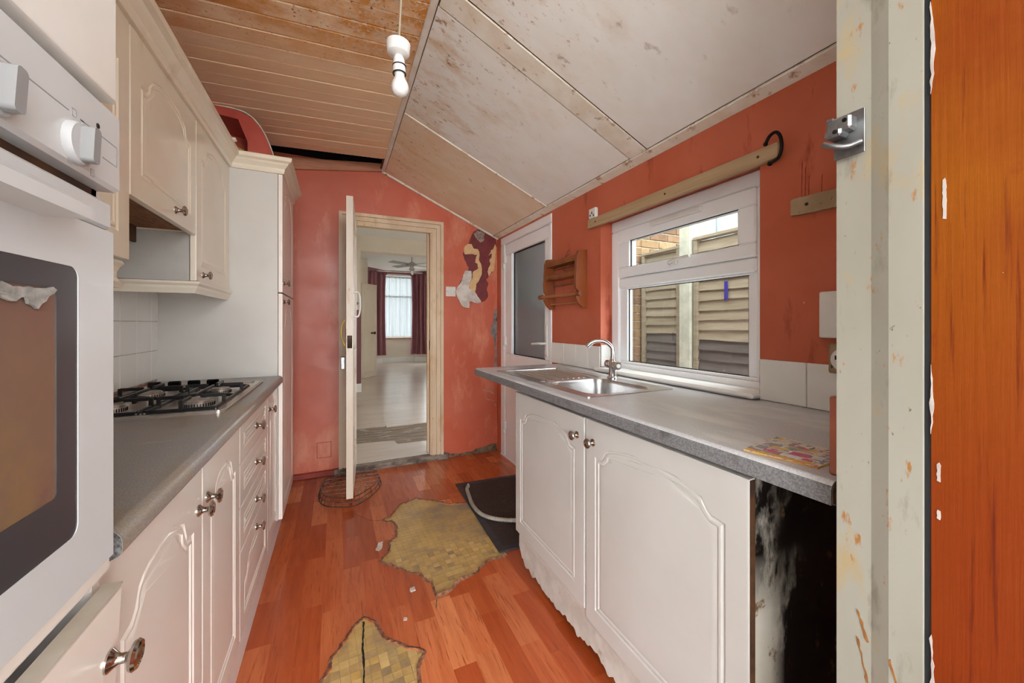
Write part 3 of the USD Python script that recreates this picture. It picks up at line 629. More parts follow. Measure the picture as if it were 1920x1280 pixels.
wi.part('glazing_bead', frame_x(WY0 + 0.06, WY1 - 0.06, 0.945, 1.36, (0.016, 0.010, 0.04, 0.06), FX0 + 0.012, FX1 - 0.01, 0.004), 'upvc')
wi.part('pane', box(FX1 - 0.02, FX1 - 0.016, WY0 + 0.06, WY1 - 0.07, 0.947, 1.36), 'pane')
wi.part('pane', box(FX1 - 0.032, FX1 - 0.028, WY0 + 0.11, WY1 - 0.14, 1.455, 1.612), 'pane')
wi.part('gasket', cat_([frame_x(WY0 + 0.1, WY1 - 0.119, 0.9605, 1.3515, 0.004, FX0 + 0.02, FX0 + 0.026, 0), frame_x(WY0 + 0.126, WY1 - 0.158, 1.464, 1.608, 0.004, FX0 - 0.004, FX0 + 0.004, 0)]), 'print_black')
wi.part('trickle_vent', cat_([box(FX0 - 0.026, FX0 - 0.008, 1.13, 1.42, 1.640, 1.662, 0.004), box(FX0 - 0.0275, FX0 - 0.02, 1.15, 1.40, 1.6485, 1.6535, 0.001)]), 'white_plastic')
ph = wi.part('handle', box(FX0 - 0.026, FX0 - 0.011, 1.255, 1.30, 1.432, 1.452, 0.005), 'white_plastic')
wi.part('lever', tube(curve([(FX0 - 0.03, 1.285, 1.443), (FX0 - 0.046, 1.27, 1.446), (FX0 - 0.05, 1.235, 1.450), (FX0 - 0.047, 1.165, 1.455)], 18), [0.008] * 7 + [0.0075] * 6 + [0.006] * 6 if False else 0.0072, 10), 'white_plastic', smooth=50, parent=ph)
wi.part('lock_button', lathe([(0, 0), (0.006, 0), (0.006, 0.002), (0, 0.002)], (FX0 - 0.026, 1.29, 1.442), (-1, 0, 0), 14), 'print_black', parent=ph)
wi.part('sill_board', box(1.290, FX0 + 0.02, WY0 - 0.006, WY1 + 0.002, 0.9035, 0.922, 0.007), 'white_gloss', label='glossy white window board')

# ---- glazed side door, closed, half behind the worktop
d1 = Thing('door_1', 'white plastic side door with a tall frosted pane, behind the sink worktop', None, kind='structure')
d1.part('door_frame', cat_([box(XR - 0.006, XR + 0.07, DY1 - 0.085, DY1, 0, DZ1 - 0.065, 0.006), box(XR - 0.006, XR + 0.07, DY0, DY0 + 0.04, 0, DZ1 - 0.065, 0.006), box(XR - 0.006, XR + 0.07, DY0, DY1, DZ1 - 0.065, DZ1 + 0.0, 0.006)]), 'upvc')
LY0, LY1, LZ1 = DY0 + 0.042, DY1 - 0.088, DZ1 - 0.067
d1.part('leaf', cat_([box(XR + 0.0, XR + 0.06, LY1 - 0.135, LY1, 0.905, LZ1 - 0.095, 0.006), box(XR, XR + 0.06, LY0, LY0 + 0.062, 0.905, LZ1 - 0.095, 0.006), box(XR, XR + 0.06, LY0, LY1, LZ1 - 0.095, LZ1, 0.006), box(XR, XR + 0.06, LY0, LY1, 0.004, 0.905, 0.006)]), 'upvc')
d1.part('door_sill', box(XR - 0.01, XR + 0.14, DY0, DY1, -0.05, 0.012, 0.003), 'upvc')
d1.part('frosted_pane', box(XR + 0.03, XR + 0.038, LY0 + 0.05, LY1 - 0.12, 0.89, LZ1 - 0.085), 'frosted')
d1.part('gasket', frame_x(LY0 + 0.0625, LY1 - 0.1355, 0.9055, LZ1 - 0.0955, 0.006, XR + 0.02, XR + 0.03, 0), 'print_black')
for z in (0.25, 0.98, 1.69):
    d1.part('hinge', cat_([box(XR - 0.022, XR + 0.002, LY1 - 0.028, LY1 + 0.022, z, z + 0.07, 0.004), box(XR - 0.018, XR + 0.002, LY1 + 0.004, LY1 + 0.028, z - 0.045, z + 0.03, 0.004)]), 'white_plastic')
hp = d1.part('handle_plate', box(XR - 0.010, XR + 0.002, LY0 + 0.014, LY0 + 0.046, 0.93, 1.16, 0.004), 'white_plastic')
d1.part('lever', tube(curve([(XR - 0.008, LY0 + 0.03, 1.025), (XR - 0.045, LY0 + 0.032, 1.025), (XR - 0.055, LY0 + 0.06, 1.024), (XR - 0.05, LY0 + 0.16, 1.016)], 20), 0.0085, 12), 'white_plastic', smooth=50, parent=hp)

# ---- inner door: frame, and the leaf standing open towards the camera
tr = Thing('trim_2', 'worn cream wooden architrave and lining round the inner doorway', None, kind='structure')
def arch_strip(o0, o1, y0, y1):      # one moulding step of the architrave: between inset o0 and o1 from the outer edge
    A = sbox(0.012, 0.0, 0.832, 2.035); hole_ = lambda o: sbox(0.012 + o, -1, 0.832 - o, 2.035 - o)
    return ext_y(A.intersection(hole_(o0)).difference(hole_(o1)), y0, y1)
tr.part('architrave', cat_([arch_strip(0, 0.024, YB - 0.030, YB), arch_strip(0.024, 0.034, YB - 0.014, YB), arch_strip(0.034, 0.060, YB - 0.024, YB), arch_strip(0.060, 0.070, YB - 0.010, YB), arch_strip(0.070, 0.098, YB - 0.016, YB)]), 'door_frame')
tr.part('lining', cat_([box(0.725 - 0.002, 0.745, YB - 0.004, YB + 0.13, 0.04, 1.97, 0.002), box(0.085, 0.107, YB - 0.004, YB + 0.13, 0.04, 1.97, 0.002), box(0.105, 0.725, YB - 0.004, YB + 0.13, 1.962, 1.985, 0.002)]), 'door_frame')
tr.part('door_stop', cat_([box(0.708, 0.7235, YB + 0.05, YB + 0.085, 0.05, 1.962, 0.003), box(0.106, 0.722, YB + 0.05, YB + 0.085, 1.948, 1.9625, 0.003)]), 'door_frame')
tr.part('striker_hole', box(0.7215, 0.7228, YB + 0.018, YB + 0.036, 0.94, 1.02), 'rust_dark')
ts = Thing('trim_3', 'battered grey wooden threshold under the inner doorway', None, kind='structure')
th_poly = rough(Polygon([(-0.02, YB - 0.03), (0.88, YB - 0.03), (0.88, YB + 0.05), (-0.02, YB + 0.05)]), 0.004, 0.02, 51)
ts.part('threshold_board', ext_z(th_poly, 0.0, 0.045), 'threshold_wood')
ts.part('worn_nosing', tube([(x, YB - 0.03 + 0.004 * math.sin(x * 40), 0.030 + 0.004 * math.sin(x * 23)) for x in np.linspace(0.0, 0.86, 40)], 0.012, 8), 'threshold_wood', smooth=60)
sk = Thing('baseboard_back', 'red-painted skirting strip at the foot of the back wall', None, kind='structure')
sk.part('skirting', box(-0.75, 0.012, YB - 0.022, YB, 0.0, 0.045, 0.006), 'red_skirting')

# leaf in its own coordinates: hinge at (0.108, 3.265), standing open
d2 = Thing('door_2', 'chipped cream inner door standing open, its edge towards the camera', None, kind='structure')
hx, hy, ex, ey = 0.100, 3.262, 0.052, 2.600
dl = math.hypot(ex - hx, ey - hy); ud = np.array(((ex - hx) / dl, (ey - hy) / dl, 0)); nd = np.array((-ud[1], ud[0], 0))   # nd points to +x
DT, DB, DTOP = 0.040, 0.066, 1.966
def dleaf(m): return place(m, (hx, hy, DB), ud, (0, 0, 1), nd)
H_ = DTOP - DB
fld = [sbox(0.09, 0.20, dl - 0.09, 0.80), sbox(0.09, 0.92, dl - 0.09, H_ - 0.12)]
slab = sbox(0, 0, dl, H_).difference(unary_union(fld))
d2.part('leaf', cat_([dleaf(ext(slab, DT)), dleaf(box(0.05, dl - 0.05, 0.1, H_ - 0.05, 0.010, DT - 0.010))]), 'door_leaf')
for f in fld:
    d2.part('panel_bead', dleaf(cat_([ext(f.difference(f.buffer(-0.014, join_style='mitre')), 0.034)])), 'door_leaf')
pt = lambda s, z, n: tuple(np.array((hx, hy, 0)) + ud * s + nd * n + np.array((0, 0, z)))
d2.part('pull_handle', tube(curve([pt(dl - 0.06, 1.21, DT), pt(dl - 0.06, 1.215, DT + 0.03), pt(dl - 0.06, 1.28, DT + 0.04), pt(dl - 0.06, 1.36, DT + 0.032), pt(dl - 0.06, 1.365, DT)], 24), 0.006, 10), 'white_gloss', smooth=50)
d2.part('latch_hole', lathe([(0, 0), (0.009, 0), (0.009, 0.002), (0, 0.002)], pt(dl, 1.075, DT / 2), ud, 16), 'print_black')
d2.part('latch_plate', place(box(-0.014, 0.014, -0.05, 0.03, 0, 0.0015), pt(dl, 1.06, DT / 2), nd, (0, 0, 1), ud), 'rust_dark')
for z in (0.86, 1.62):
    d2.part('hinge', cat_([tube([pt(0.0, z, -0.006), pt(0.0, z + 0.09, -0.006)], 0.007, 10)]), 'galvanised')
d2.part('keeper', place(box(dl - 0.06, dl - 0.012, 0, 0.07, 0, 0.012, 0.003), (hx, hy, 0.90), ud, (0, 0, 1), -nd) if False else cat_([box(0.020, 0.046, 2.63, 2.67, 0.875, 0.955, 0.004)]), 'galvanised')
cl = Thing('cord_loop', 'yellow cord looped over the latch side of the open door', 'cord', pt(dl - 0.02, 1.1, -0.01))
cl.part('cord', tube(curve([pt(dl - 0.025, 1.19, -0.002), pt(dl - 0.025, 1.165, -0.022), pt(dl - 0.025, 1.10, -0.03), pt(dl - 0.025, 1.045, -0.018), pt(dl - 0.025, 1.02, -0.002)], 24), 0.0035, 8), 'yellow_plastic', smooth=50)

# ---- the camera-side doorway: stepped white jamb, and an orange door folded back
jb = Thing('trim_4', 'stained cream door jamb with a stepped stop, close on the right', None, kind='structure')
jb.part('lining', place(ext(Polygon([(0.694, 0.2285), (0.694, 0.2625), (0.7005, 0.2840), (0.7005, 0.326), (0.74, 0.326), (0.74, 0.2285)]), 2.35), (0, 0, 0), (1, 0, 0), (0, 1, 0), (0, 0, 1)), 'jamb')
for a, b, w in (((0.3, 0.74), (0.288, 0.70), 0.0016), ((0.262, 0.70), (0.245, 0.64), 0.0014), ((0.300, 0.70), (0.286, 0.63), 0.0012)):
    xs = 0.6999 if a[0] > 0.285 else 0.6934
    jb.part('rust_run', ext_x(rough(LineString([a, b]).buffer(w), 0.0012, 0.006, 61), xs, xs + 0.0012), 'rust_mark')
d3 = Thing('door_3', 'orange stained door folded back beside the jamb, far right', None, kind='structure')
d3.part('leaf', box(0.697, 0.737, -0.54, 0.2225, 0.02, 2.0, 0.001), 'orange_door')
d3.part('leaf_shadow_gap', box(0.6985, 0.737, 0.2226, 0.2284, 0.0, 2.3), 'dark_gap')  # dark strip painting the shade between jamb and leaf
for z0, z1, w, sd in ((1.46, 1.58, 0.0045, 71), (1.02, 1.11, 0.0035, 72), (0.66, 0.78, 0.003, 73)):
    p = rough(Polygon([(0.2222, z0), (0.2222, z1), (0.2222 - w * 0.5, z1 - 0.02), (0.2222 - w, (z0 + z1) / 2), (0.2222 - w * 0.6, z0 + 0.02)]), 0.0012, 0.008, sd)
    d3.part('paint_chip', ext_x(p, 0.6962, 0.6974), 'paint_chip')
for y_, z_, h_ in ((0.2098, 1.346, 0.050), (0.2150, 0.985, 0.022), (0.2150, 0.925, 0.010)):
    d3.part('paint_drip', ext_x(rough(LineString([(y_, z_), (y_, z_ - h_)]).buffer(0.0016), 0.0006, 0.004, 74), 0.6962, 0.6974), 'paint_chip')

# ================================================================ beyond the inner doorway
ZF = 0.05
ff = Thing('floor_beyond', 'pale glossy laminate floor of the rooms beyond, with boards missing near the door', None, kind='structure')
ff.part('bare_boards', box(-1.2, 2.8, YB + 0.03, 11.6, -0.02, ZF - 0.012), 'dusty_boards', label='grey dusty underfloor where laminate is missing')
def ragged(y, amp, sd, x0, x1, n=24):
    r = np.random.default_rng(sd); return [(x, y + (x * 0.24) + amp * r.normal()) for x in np.linspace(x0, x1, n)]
nearp = Polygon([(-0.6, YB + 0.03), (2.5, YB + 0.03), (2.5, 3.63)] + [(1.2, 3.64), (0.512, 3.66), (0.503, 3.70), (0.497, 3.775), (0.35, 3.80), (0.148, 3.815), (-0.6, 3.82)])
ff.part('laminate_board', ext_z(nearp, ZF - 0.012, ZF), 'laminate')
y = 4.30; k = 0
while y < 11.5:
    y2 = y + 0.195
    xb = [-1.2, 0.489, 2.8] if k == 0 else [-1.2] + sorted(np.random.default_rng(100 + k).uniform(-0.8, 2.4, 2).tolist()) + [2.8]
    for a, b in zip(xb, xb[1:]):
        ys = 4.385 if (k == 0 and a < 0) else (4.32 if k == 0 else y)
        sh = 0.0 if k else 0.14
        g = Polygon([(a + 0.0008, ys + (0 if k else 0)), (b - 0.0008, ys), (b - 0.0008, y2 - 0.0008), (a + 0.0008, y2 - 0.0008)])
        ff.part('laminate_board', ext_z(g, ZF - 0.012, ZF), 'laminate')
    y = y2; k += 1
fw = Thing('wall_beyond', 'cream walls, beam and bay of the front room seen through the doorway', None, kind='structure')
fw.part('nib', box(-1.2, 0.352, 6.7, 6.95, ZF, 2.36), 'far_cream')
fw.part('plum_dado', box(-1.2, 0.356, 6.69, 6.96, 0.19, 1.39), 'far_plum', label='plum-painted lower wall')
fw.part('skirting', box(-1.2, 0.362, 6.68, 6.97, ZF, 0.19, 0.004), 'far_white')
fw.part('beam', box(-1.2, 2.8, 6.7, 6.95, 2.36, 2.62), 'far_cream')
fw.part('left_wall', cat_([box(-1.35, -1.2, YB + 0.13, 6.9, 0, 2.62), box(0.20, 0.36, 6.95, 10.9, 0, 2.72)]), 'far_cream')
fw.part('chimney_return', box(0.30, 0.66, 9.6, 10.9, 0, 2.72), 'far_cream')
fw.part('right_wall', cat_([box(2.8, 2.95, YB + 0.13, 4.2, 0, 2.72), box(2.8, 2.95, 6.3, 10.9, 0, 2.72), box(2.8, 2.95, 4.2, 6.3, 2.35, 2.72), box(2.8, 2.95, 4.2, 6.3, 0, 0.3)]), 'far_cream')  # opening in this unseen wall added to let daylight into the room
fw.part('entry_wall', cat_([box(-1.35, 0.04, YB + 0.131, YB + 0.15, 0, 2.62), box(0.78, 2.95, YB + 0.131, YB + 0.15, 0, 2.62), box(0.0, 0.8, YB + 0.131, YB + 0.15, 2.0, 2.62)]), 'far_cream')
bayp = [(0.66, 10.90), (1.178, 11.453), (2.10, 11.453), (2.62, 10.90)]
def bay_seg(a, b, z0, z1, t=0.16, off=0.0):
    a, b = np.array(a), np.array(b); d = (b - a) / np.linalg.norm(b - a); n_ = np.array((-d[1], d[0]))
    return ext_z(Polygon([a + n_ * off, b + n_ * off, b + n_ * (off + t), a + n_ * (off + t)]), z0, z1)
for a, b in zip(bayp, bayp[1:]):
    fw.part('bay_wall', cat_([bay_seg(a, b, 0, 0.745), bay_seg(a, b, 2.56, 2.72)]), 'far_cream')
    fw.part('bay_skirting', bay_seg(a, b, ZF, 0.19, 0.02, -0.02), 'far_white')
fw.part('bay_mullion', cat_([box(p[0] - 0.05, p[0] + 0.05, p[1] + 0.0, p[1] + 0.14, 0.74, 2.58) for p in bayp[1:3]]), 'far_white')
cb = Thing('ceiling_beyond', 'white ceilings of the two rooms beyond the doorway', None, kind='structure')
cb.part('middle_room', box(-1.35, 2.95, YB + 0.13, 6.75, 2.605, 2.66), 'far_white')
cb.part('front_room', box(0.1, 2.95, 6.9, 11.65, 2.70, 2.76), 'far_white')
w2 = Thing('window_2', 'bright bay window of the front room behind net curtain', None, kind='structure')
for a, b in zip(bayp, bayp[1:]):
    L = math.dist(a, b)
    w2.part('sash_frame', cat_([bay_seg(a, b, 0.745, 0.80, 0.06, 0.05), bay_seg(a, b, 2.50, 2.56, 0.06, 0.05), bay_seg(a, b, 1.93, 1.98, 0.05, 0.055)]), 'far_white')
    w2.part('pane', bay_seg(a, b, 0.80, 2.50, 0.006, 0.08), 'pane')
w2.part('sill', bay_seg(bayp[1], bayp[2], 0.735, 0.755, 0.2, -0.06), 'chipboard')
def cloth(p0, p1, z0, z1, folds, amp, th=0.004, nx=120, nz=20, sd=0, taper=0.0):
    p0, p1 = np.array(p0, float), np.array(p1, float); d = (p1 - p0) / np.linalg.norm(p1 - p0); n_ = np.array((-d[1], d[0])); r = np.random.default_rng(sd)
    ph, fr = r.uniform(0, 6.3, 3), np.array([folds, folds * 1.63, folds * 0.47]) * 2 * np.pi
    S, Zs = np.meshgrid(np.linspace(0, 1, nx), np.linspace(0, 1, nz))
    W = amp * (np.sin(fr[0] * S + ph[0] + 0.6 * np.sin(2 * Zs)) + 0.45 * np.sin(fr[1] * S + ph[1] - Zs) + 0.4 * np.sin(fr[2] * S + ph[2]))
    SS = 0.5 + (S - 0.5) * (1 - taper * np.sin(np.pi * Zs * 0.9))
    Pxy = p0 + (p1 - p0) * SS[..., None] + n_ * W[..., None]
    V = np.concatenate([Pxy, (z0 + (z1 - z0) * Zs)[..., None]], -1).reshape(-1, 3); q = np.arange(nx * nz).reshape(nz, nx)
    F = np.concatenate([np.stack([q[:-1, :-1], q[:-1, 1:], q[1:, 1:]], -1).reshape(-1, 3), np.stack([q[:-1, :-1], q[1:, 1:], q[1:, :-1]], -1).reshape(-1, 3)])
    if th:
        m0 = trimesh.Trimesh(V, F, process=False); n0 = m0.vertex_normals; k_ = len(V)
        b = np.concatenate([q[0], q[1:, -1], q[-1, -2::-1], q[-2:0:-1, 0]]); b2 = np.roll(b, -1)
        F = np.vstack([F, F[:, ::-1] + k_, np.column_stack([b, b + k_, b2]), np.column_stack([b2, b + k_, b2 + k_])]); V = np.vstack([V, V - n0 * th])
    return trimesh.Trimesh(V, F, process=False)
nt = Thing('net_curtain', 'sheer white net curtain across the bright bay window', 'curtain', (1.6, 11.36, 0.8))
nt.part('net', cloth((1.17, 11.38), (2.12, 11.38), 0.80, 2.52, 9, 0.030, 0, 220, 8, 3), 'net', smooth=True)
for nm, a, b, lab, sd in (('l', (0.70, 10.97), (1.27, 11.24), 'plum curtain hanging left of the bay window', 1), ('r', (1.93, 11.24), (2.46, 11.08), 'plum curtain hanging right of the bay window', 2)):
    c_ = Thing('curtain', lab, 'curtain', (a[0], a[1], 0.29), group='pair of plum curtains at the bay window')
    c_.part('drape', cloth(a, b, 0.285, 2.60, 4.5, 0.035, 0.004, 130, 24, sd, 0.12), 'curtain', smooth=True)
    c_.part('heading', cloth(a, b, 2.545, 2.615, 9, 0.030, 0.006, 100, 4, sd + 5), 'curtain', smooth=True)
rl = Thing('curtain_rail', 'bent white curtain rail following the bay', 'rail', (1.6, 11.2, 2.62))
rl.part('track', cat_([box(1.0, 2.3, 11.215, 11.235, 2.632, 2.655), bay_seg((0.70, 10.99), (1.0, 11.215), 2.632, 2.655, 0.02), bay_seg((2.3, 11.215), (2.58, 10.99), 2.632, 2.655, 0.02)]), 'white_plastic')
rl.part('dark_pelmet', cat_([bay_seg(a, b, 2.60, 2.70, 0.02, -0.04) for a, b in zip(bayp, bayp[1:])]), 'far_plum')
fn = Thing('ceiling_fan', 'white ceiling fan with four blades and a single lamp in the front room', 'ceiling fan', (1.40, 8.0, 2.70))
fn.part('canopy', lathe([(0, 0), (0.062, 0), (0.062, 0.03), (0.04, 0.075), (0.014, 0.09), (0, 0.09)], (1.40, 8.0, 2.70), (0, 0, -1)), 'fan_backlit', smooth=40)
fn.part('rod', tube([(1.40, 8.0, 2.62), (1.40, 8.0, 2.42)], 0.011, 10), 'fan_backlit')
fn.part('motor', lathe([(0, 0), (0.03, 0), (0.09, 0.03), (0.10, 0.05), (0.06, 0.075), (0.035, 0.085), (0.035, 0.11), (0.055, 0.13), (0.05, 0.165), (0.02, 0.18), (0, 0.18)], (1.40, 8.0, 2.43), (0, 0, -1)), 'fan_backlit', smooth=40)
fn.part('lamp_shade', lathe([(0, 0), (0.018, 0), (0.026, 0.03), (0.030, 0.06), (0.022, 0.085), (0, 0.095)], (1.40, 8.0, 2.26), (0.1, -0.2, -1)), 'bulb_glass', smooth=40)
for k in range(4):
    a = 0.55 + k * math.pi / 2; d_ = np.array((math.cos(a), math.sin(a), 0)); e_ = np.array((-d_[1], d_[0], 0.12)); e_ /= np.linalg.norm(e_)
    bl = sbox(0.13, -0.055, 0.52, 0.055).buffer(0.02)
    fn.part('blade', cat_([place(ext(bl, 0.006), (1.40, 8.0, 2.375), d_, e_, np.cross(d_, e_)), tube([np.array((1.40, 8.0, 2.378)) + d_ * 0.07, np.array((1.40, 8.0, 2.376)) + d_ * 0.18], 0.008, 8)]), 'fan_backlit')
ld = Thing('room_door', 'plain white door ajar in the front room, dark lever handle', 'door', (0.432, 8.30, ZF))
lu = np.array((0.319, 0.38, 0)); LL = np.linalg.norm(lu); lu /= LL; ln = np.array((lu[1], -lu[0], 0))
ld.part('leaf', place(door_mesh(LL, 1.94, 0.035, sbox(0.07, 0.1, LL - 0.07, 1.84)), (0.432, 8.30, ZF + 0.005), lu, (0, 0, 1), ln), 'far_cream')
ld.part('lever', cat_([place(box(0.28, 0.44, 0.905, 0.935, 0.04, 0.055, 0.004), (0.432, 8.30, ZF), lu, (0, 0, 1), ln), place(box(0.40, 0.43, 0.89, 0.95, 0.034, 0.05, 0.003), (0.432, 8.30, ZF), lu, (0, 0, 1), ln)]), 'rust_dark')
tm = Thing('wall_thermostat', 'small white thermostat on the cream wall above the plum dado', 'thermostat', (0.29, 6.69, 1.5))
tm.part('housing', box(0.250, 0.335, 6.672, 6.70, 1.455, 1.54, 0.006), 'white_plastic')
tm.part('dial', lathe([(0, 0), (0.026, 0), (0.024, 0.012), (0, 0.014)], (0.295, 6.672, 1.497), (0, -1, 0), 20), 'oven_grey')

# ================================================================ outside the kitchen window
og = Thing('ground_outside', 'paved side passage outside the kitchen', None, kind='structure')
og.part('paving', box(1.71, 9.0, -2.2, 12, -0.25, -0.08), 'paving')
og.part('eaves', box(1.40, 1.80, 0.2, 3.3, 2.02, 2.10), 'roof_tile')  # unseen overhang added to cut the sky light on the fence
og.part('upper_storey', box(-1.4, 9.0, 3.40, 3.6, 2.9, 7.0), 'brick')  # unseen wall added to block sky over the passage
og.part('front_street', box(-6, 8, 11.62, 30, -0.3, -0.05), 'paving')
og.part('back_yard', box(-6, 9.0, -14, -2.2, -0.3, -0.06), 'bounce_paving')  # pale unseen ground added to bounce sky light up to the ceiling
FXX = 2.60
def fence(y0, y1, n, ztop, label, wet_from, sd):
    t = Thing('fence_panel', label, 'fence panel', (FXX, (y0 + y1) / 2, -0.08))
    r = np.random.default_rng(sd); pitch = 0.0765; z = ztop
    z = ztop - 0.02; k = 0
    while z > 0.05:
        zb = z - pitch - 0.012; w = r.uniform(-0.004, 0.004); ysn = np.linspace(y0, y1, 40)
        wav = 0.003 * np.sin(ysn * r.uniform(5, 9) + r.uniform(0, 6)) + r.normal(0, 0.0011, 40)
        pts = [(a, zb + c) for a, c in zip(ysn, wav)] + [(y1, z + w * 0.3), (y0, z - w * 0.3)]
        m = ext_x(Polygon(pts), 0, 0.011); v_ = m.vertices.copy(); tt = (z - v_[:, 2]) / (z - zb)
        v_[:, 0] += FXX + 0.006 - 0.020 * tt; m.vertices = v_
        t.part('board', m, 'fence_board_wet' if z < wet_from else 'fence_board'); z -= pitch; k += 1
    for yy in (y0, y1 - 0.035): t.part('batten', box(FXX - 0.030, FXX + 0.03, yy, yy + 0.035, 0.0, ztop, 0.002), 'fence_board')
    t.part('capping', box(FXX - 0.035, FXX + 0.035, y0, y1, ztop - 0.012, ztop + 0.012, 0.003), 'fence_board')
    return t
f1 = fence(-0.2, 2.155, 24, 1.835, 'weathered lap fence panel right of the concrete post, blue tape on its boards', 1.10, 3)
f2 = fence(2.285, 2.72, 24, 1.80, 'short lap fence panel between the concrete post and the brick pier', 1.10, 4)
f1.part('blue_tape', box(FXX - 0.022, FXX - 0.0155, 1.865, 1.892, 1.335, 1.475, 0.001), 'blue_tape', label='strip of blue tape')
cp = Thing('concrete_post', 'pale concrete fence post between the two fence panels', 'post', (FXX, 2.22, -0.1))
cp.part('post', box(FXX - 0.05, FXX + 0.05, 2.165, 2.275, -0.1, 1.99, 0.006), 'concrete_post')
bp_ = Thing('wall_outside', 'yellow stock brick rear wall of the house at the end of the side passage', None, kind='structure')
bp_.part('mortar_core', cat_([box(FXX - 0.06, FXX + 0.9, 2.752, 3.30, -0.08, 3.2), ]), 'mortar')
bp_.part('rendered_wall', box(1.49, FXX - 0.061, 3.30, 3.36, -0.08, 3.2), 'render_white')  # whitened to brighten what shows through the frosted pane
for c in range(30):
    z = 0.5 + c * 0.077; off = 0.11 if c % 2 else 0.0
    y_ = 2.744 - off
    while y_ < 3.28:
        a, b = max(y_, 2.744), min(y_ + 0.215, 3.30)
        if b - a > 0.03: bp_.part('brick', box(FXX - 0.068, FXX - 0.01, a, b, z, z + 0.066, 0.003), 'brick')
        y_ += 0.226
    x_ = FXX - 0.008
    while x_ < FXX + 0.5:
        bp_.part('brick', box(x_, x_ + (0.10 if c % 2 and x_ < FXX else 0.215), 2.742, 2.80, z, z + 0.066, 0.003), 'brick'); x_ += 0.11 if c % 2 and x_ < FXX else 0.226
nh = Thing('neighbour_house', 'neighbour\'s brick house with white windows beyond the fence', 'house', (5.2, 3.5, 0))
nh.part('mortar_wall', box(5.0, 5.3, -2.0, 7.0, 0, 4.2), 'mortar')
r_ = np.random.default_rng(8); stk = []
for c in range(20):
    z = 2.0 + c * 0.077; y_ = 1.0 - (0.11 if c % 2 else 0)
    while y_ < 4.2:
        q = box(4.985, 5.05, y_, y_ + 0.215, z, z + 0.066)
        if y_ + 0.215 < 3.30 : nh.part('brick', q, 'brick')
        y_ += 0.226
nh.part('render_band', box(4.975, 5.02, 4.35, 7.0, 0.5, 4.2), 'render_white')
def nwin(y0, y1, z0, z1):
    w = nh.part('window_frame', cat_([box(4.93, 5.02, y0, y1, z0, z0 + 0.06), box(4.93, 5.02, y0, y1, z1 - 0.06, z1), box(4.93, 5.02, y0, y0 + 0.06, z0, z1), box(4.93, 5.02, y1 - 0.06, y1, z0, z1), box(4.94, 5.02, (y0 + y1) / 2 - 0.03, (y0 + y1) / 2 + 0.03, z0, z1)]), 'upvc')
    nh.part('pane', box(4.985, 4.99, y0 + 0.05, y1 - 0.05, z0 + 0.05, z1 - 0.05), 'pane', parent=w)
    nh.part('blind', box(4.995, 5.0, y0 + 0.05, y1 - 0.05, z0 + 0.05, z1 - 0.05), 'render_white', parent=w)
nwin(3.35, 4.30, 1.9, 3.1); nwin(4.42, 5.3, 1.9, 3.1)
nh.part('lean_to_roof', place(box(0, 1.5, 0, 0.9, 0, 0.05), (4.3, 1.6, 2.2), (0, 1, 0), np.array((0.75, 0, 0.45)) / 0.875, np.cross((0, 1, 0), np.array((0.75, 0, 0.45)) / 0.875)), 'roof_tile')
bk = Thing('floor_near', 'bare floor of the room the photograph is taken from', None, kind='structure')
bk.part('screed', box(-1.7, 1.7, -2.2, 0.25, -0.06, -0.001), 'bare_floor')
br_ = Thing('wall_front', 'unseen side walls and ceiling behind the camera, end left open for fill daylight', None, kind='structure')  # unseen enclosure added to hold back light near the camera, open for fill
br_.part('side_wall', cat_([box(-1.82, -1.7, -2.2, 0.25, 0, 2.5), box(1.56, 1.7, -2.2, 0.30, 0, 2.5), box(-1.7, XL - 0.1, 0.0, 0.25, 0, 2.5)]), 'far_white')
br_.part('ceiling_sheet', box(-1.82, 1.7, -2.2, 0.30, 2.5, 2.56), 'far_white')
# ================================================================ left run of kitchen units
def door_left(t, y0, y1, z0, z1, xf, mat='cream_door', field='arch', name='door', knob=None, side=0.055, bot=0.06, top=0.055, rise=0.07, th=0.019, label=None, flip=False):
    w, h = y1 - y0 - 0.003, z1 - z0 - 0.003
    fd = None
    if field == 'arch': fd = arch_panel(w, h, side, bot, top, rise, flip)
    if field == 'round': fd = sbox(side + 0.06, bot + 0.06, w - side - 0.06, h - top - 0.06).buffer(0.06)
    if field == 'rect': fd = sbox(side, bot, w - side, h - top)
    p = t.part(name, place(door_mesh(w, h, th, fd), (xf - th, y0 + 0.0015, z0 + 0.0015), (0, 1, 0), (0, 0, 1), (1, 0, 0)), mat, smooth=28, label=label)
    if knob: t.part('knob', knob_mesh((xf, knob[0], knob[1]), (1, 0, 0)), 'knob_metal', smooth=40, parent=p)
    return p
XD = -0.275          # face of the base doors
# oven housing with its lift-up top door and the pulled-out bottom door
oh = Thing('oven_housing', 'tall white oven housing unit at the left edge, bottom door hanging ajar', 'kitchen unit', (-0.5, 0.33, 0))
oh.part('side_panel', cat_([box(XL + 0.012, -0.262, 0.612, 0.630, 0.10, 2.2, 0.001), box(XL + 0.012, -0.262, 0.03, 0.048, 0.10, 2.2, 0.001)]), 'cream_door')
oh.part('shelf', cat_([box(XL + 0.012, -0.262, 0.048, 0.612, 0.852, 0.876, 0.001), box(XL + 0.012, -0.262, 0.048, 0.612, 1.418, 1.436, 0.001), box(XL + 0.012, -0.262, 0.048, 0.612, 0.10, 0.118)]), 'cream_door')
oh.part('back_panel', box(XL + 0.012, XL + 0.018, 0.03, 0.63, 0.1, 2.2), 'chipboard')
oh.part('rail', box(-0.272, -0.252, 0.032, 0.628, 0.864, 0.880, 0.002), 'cream_door')
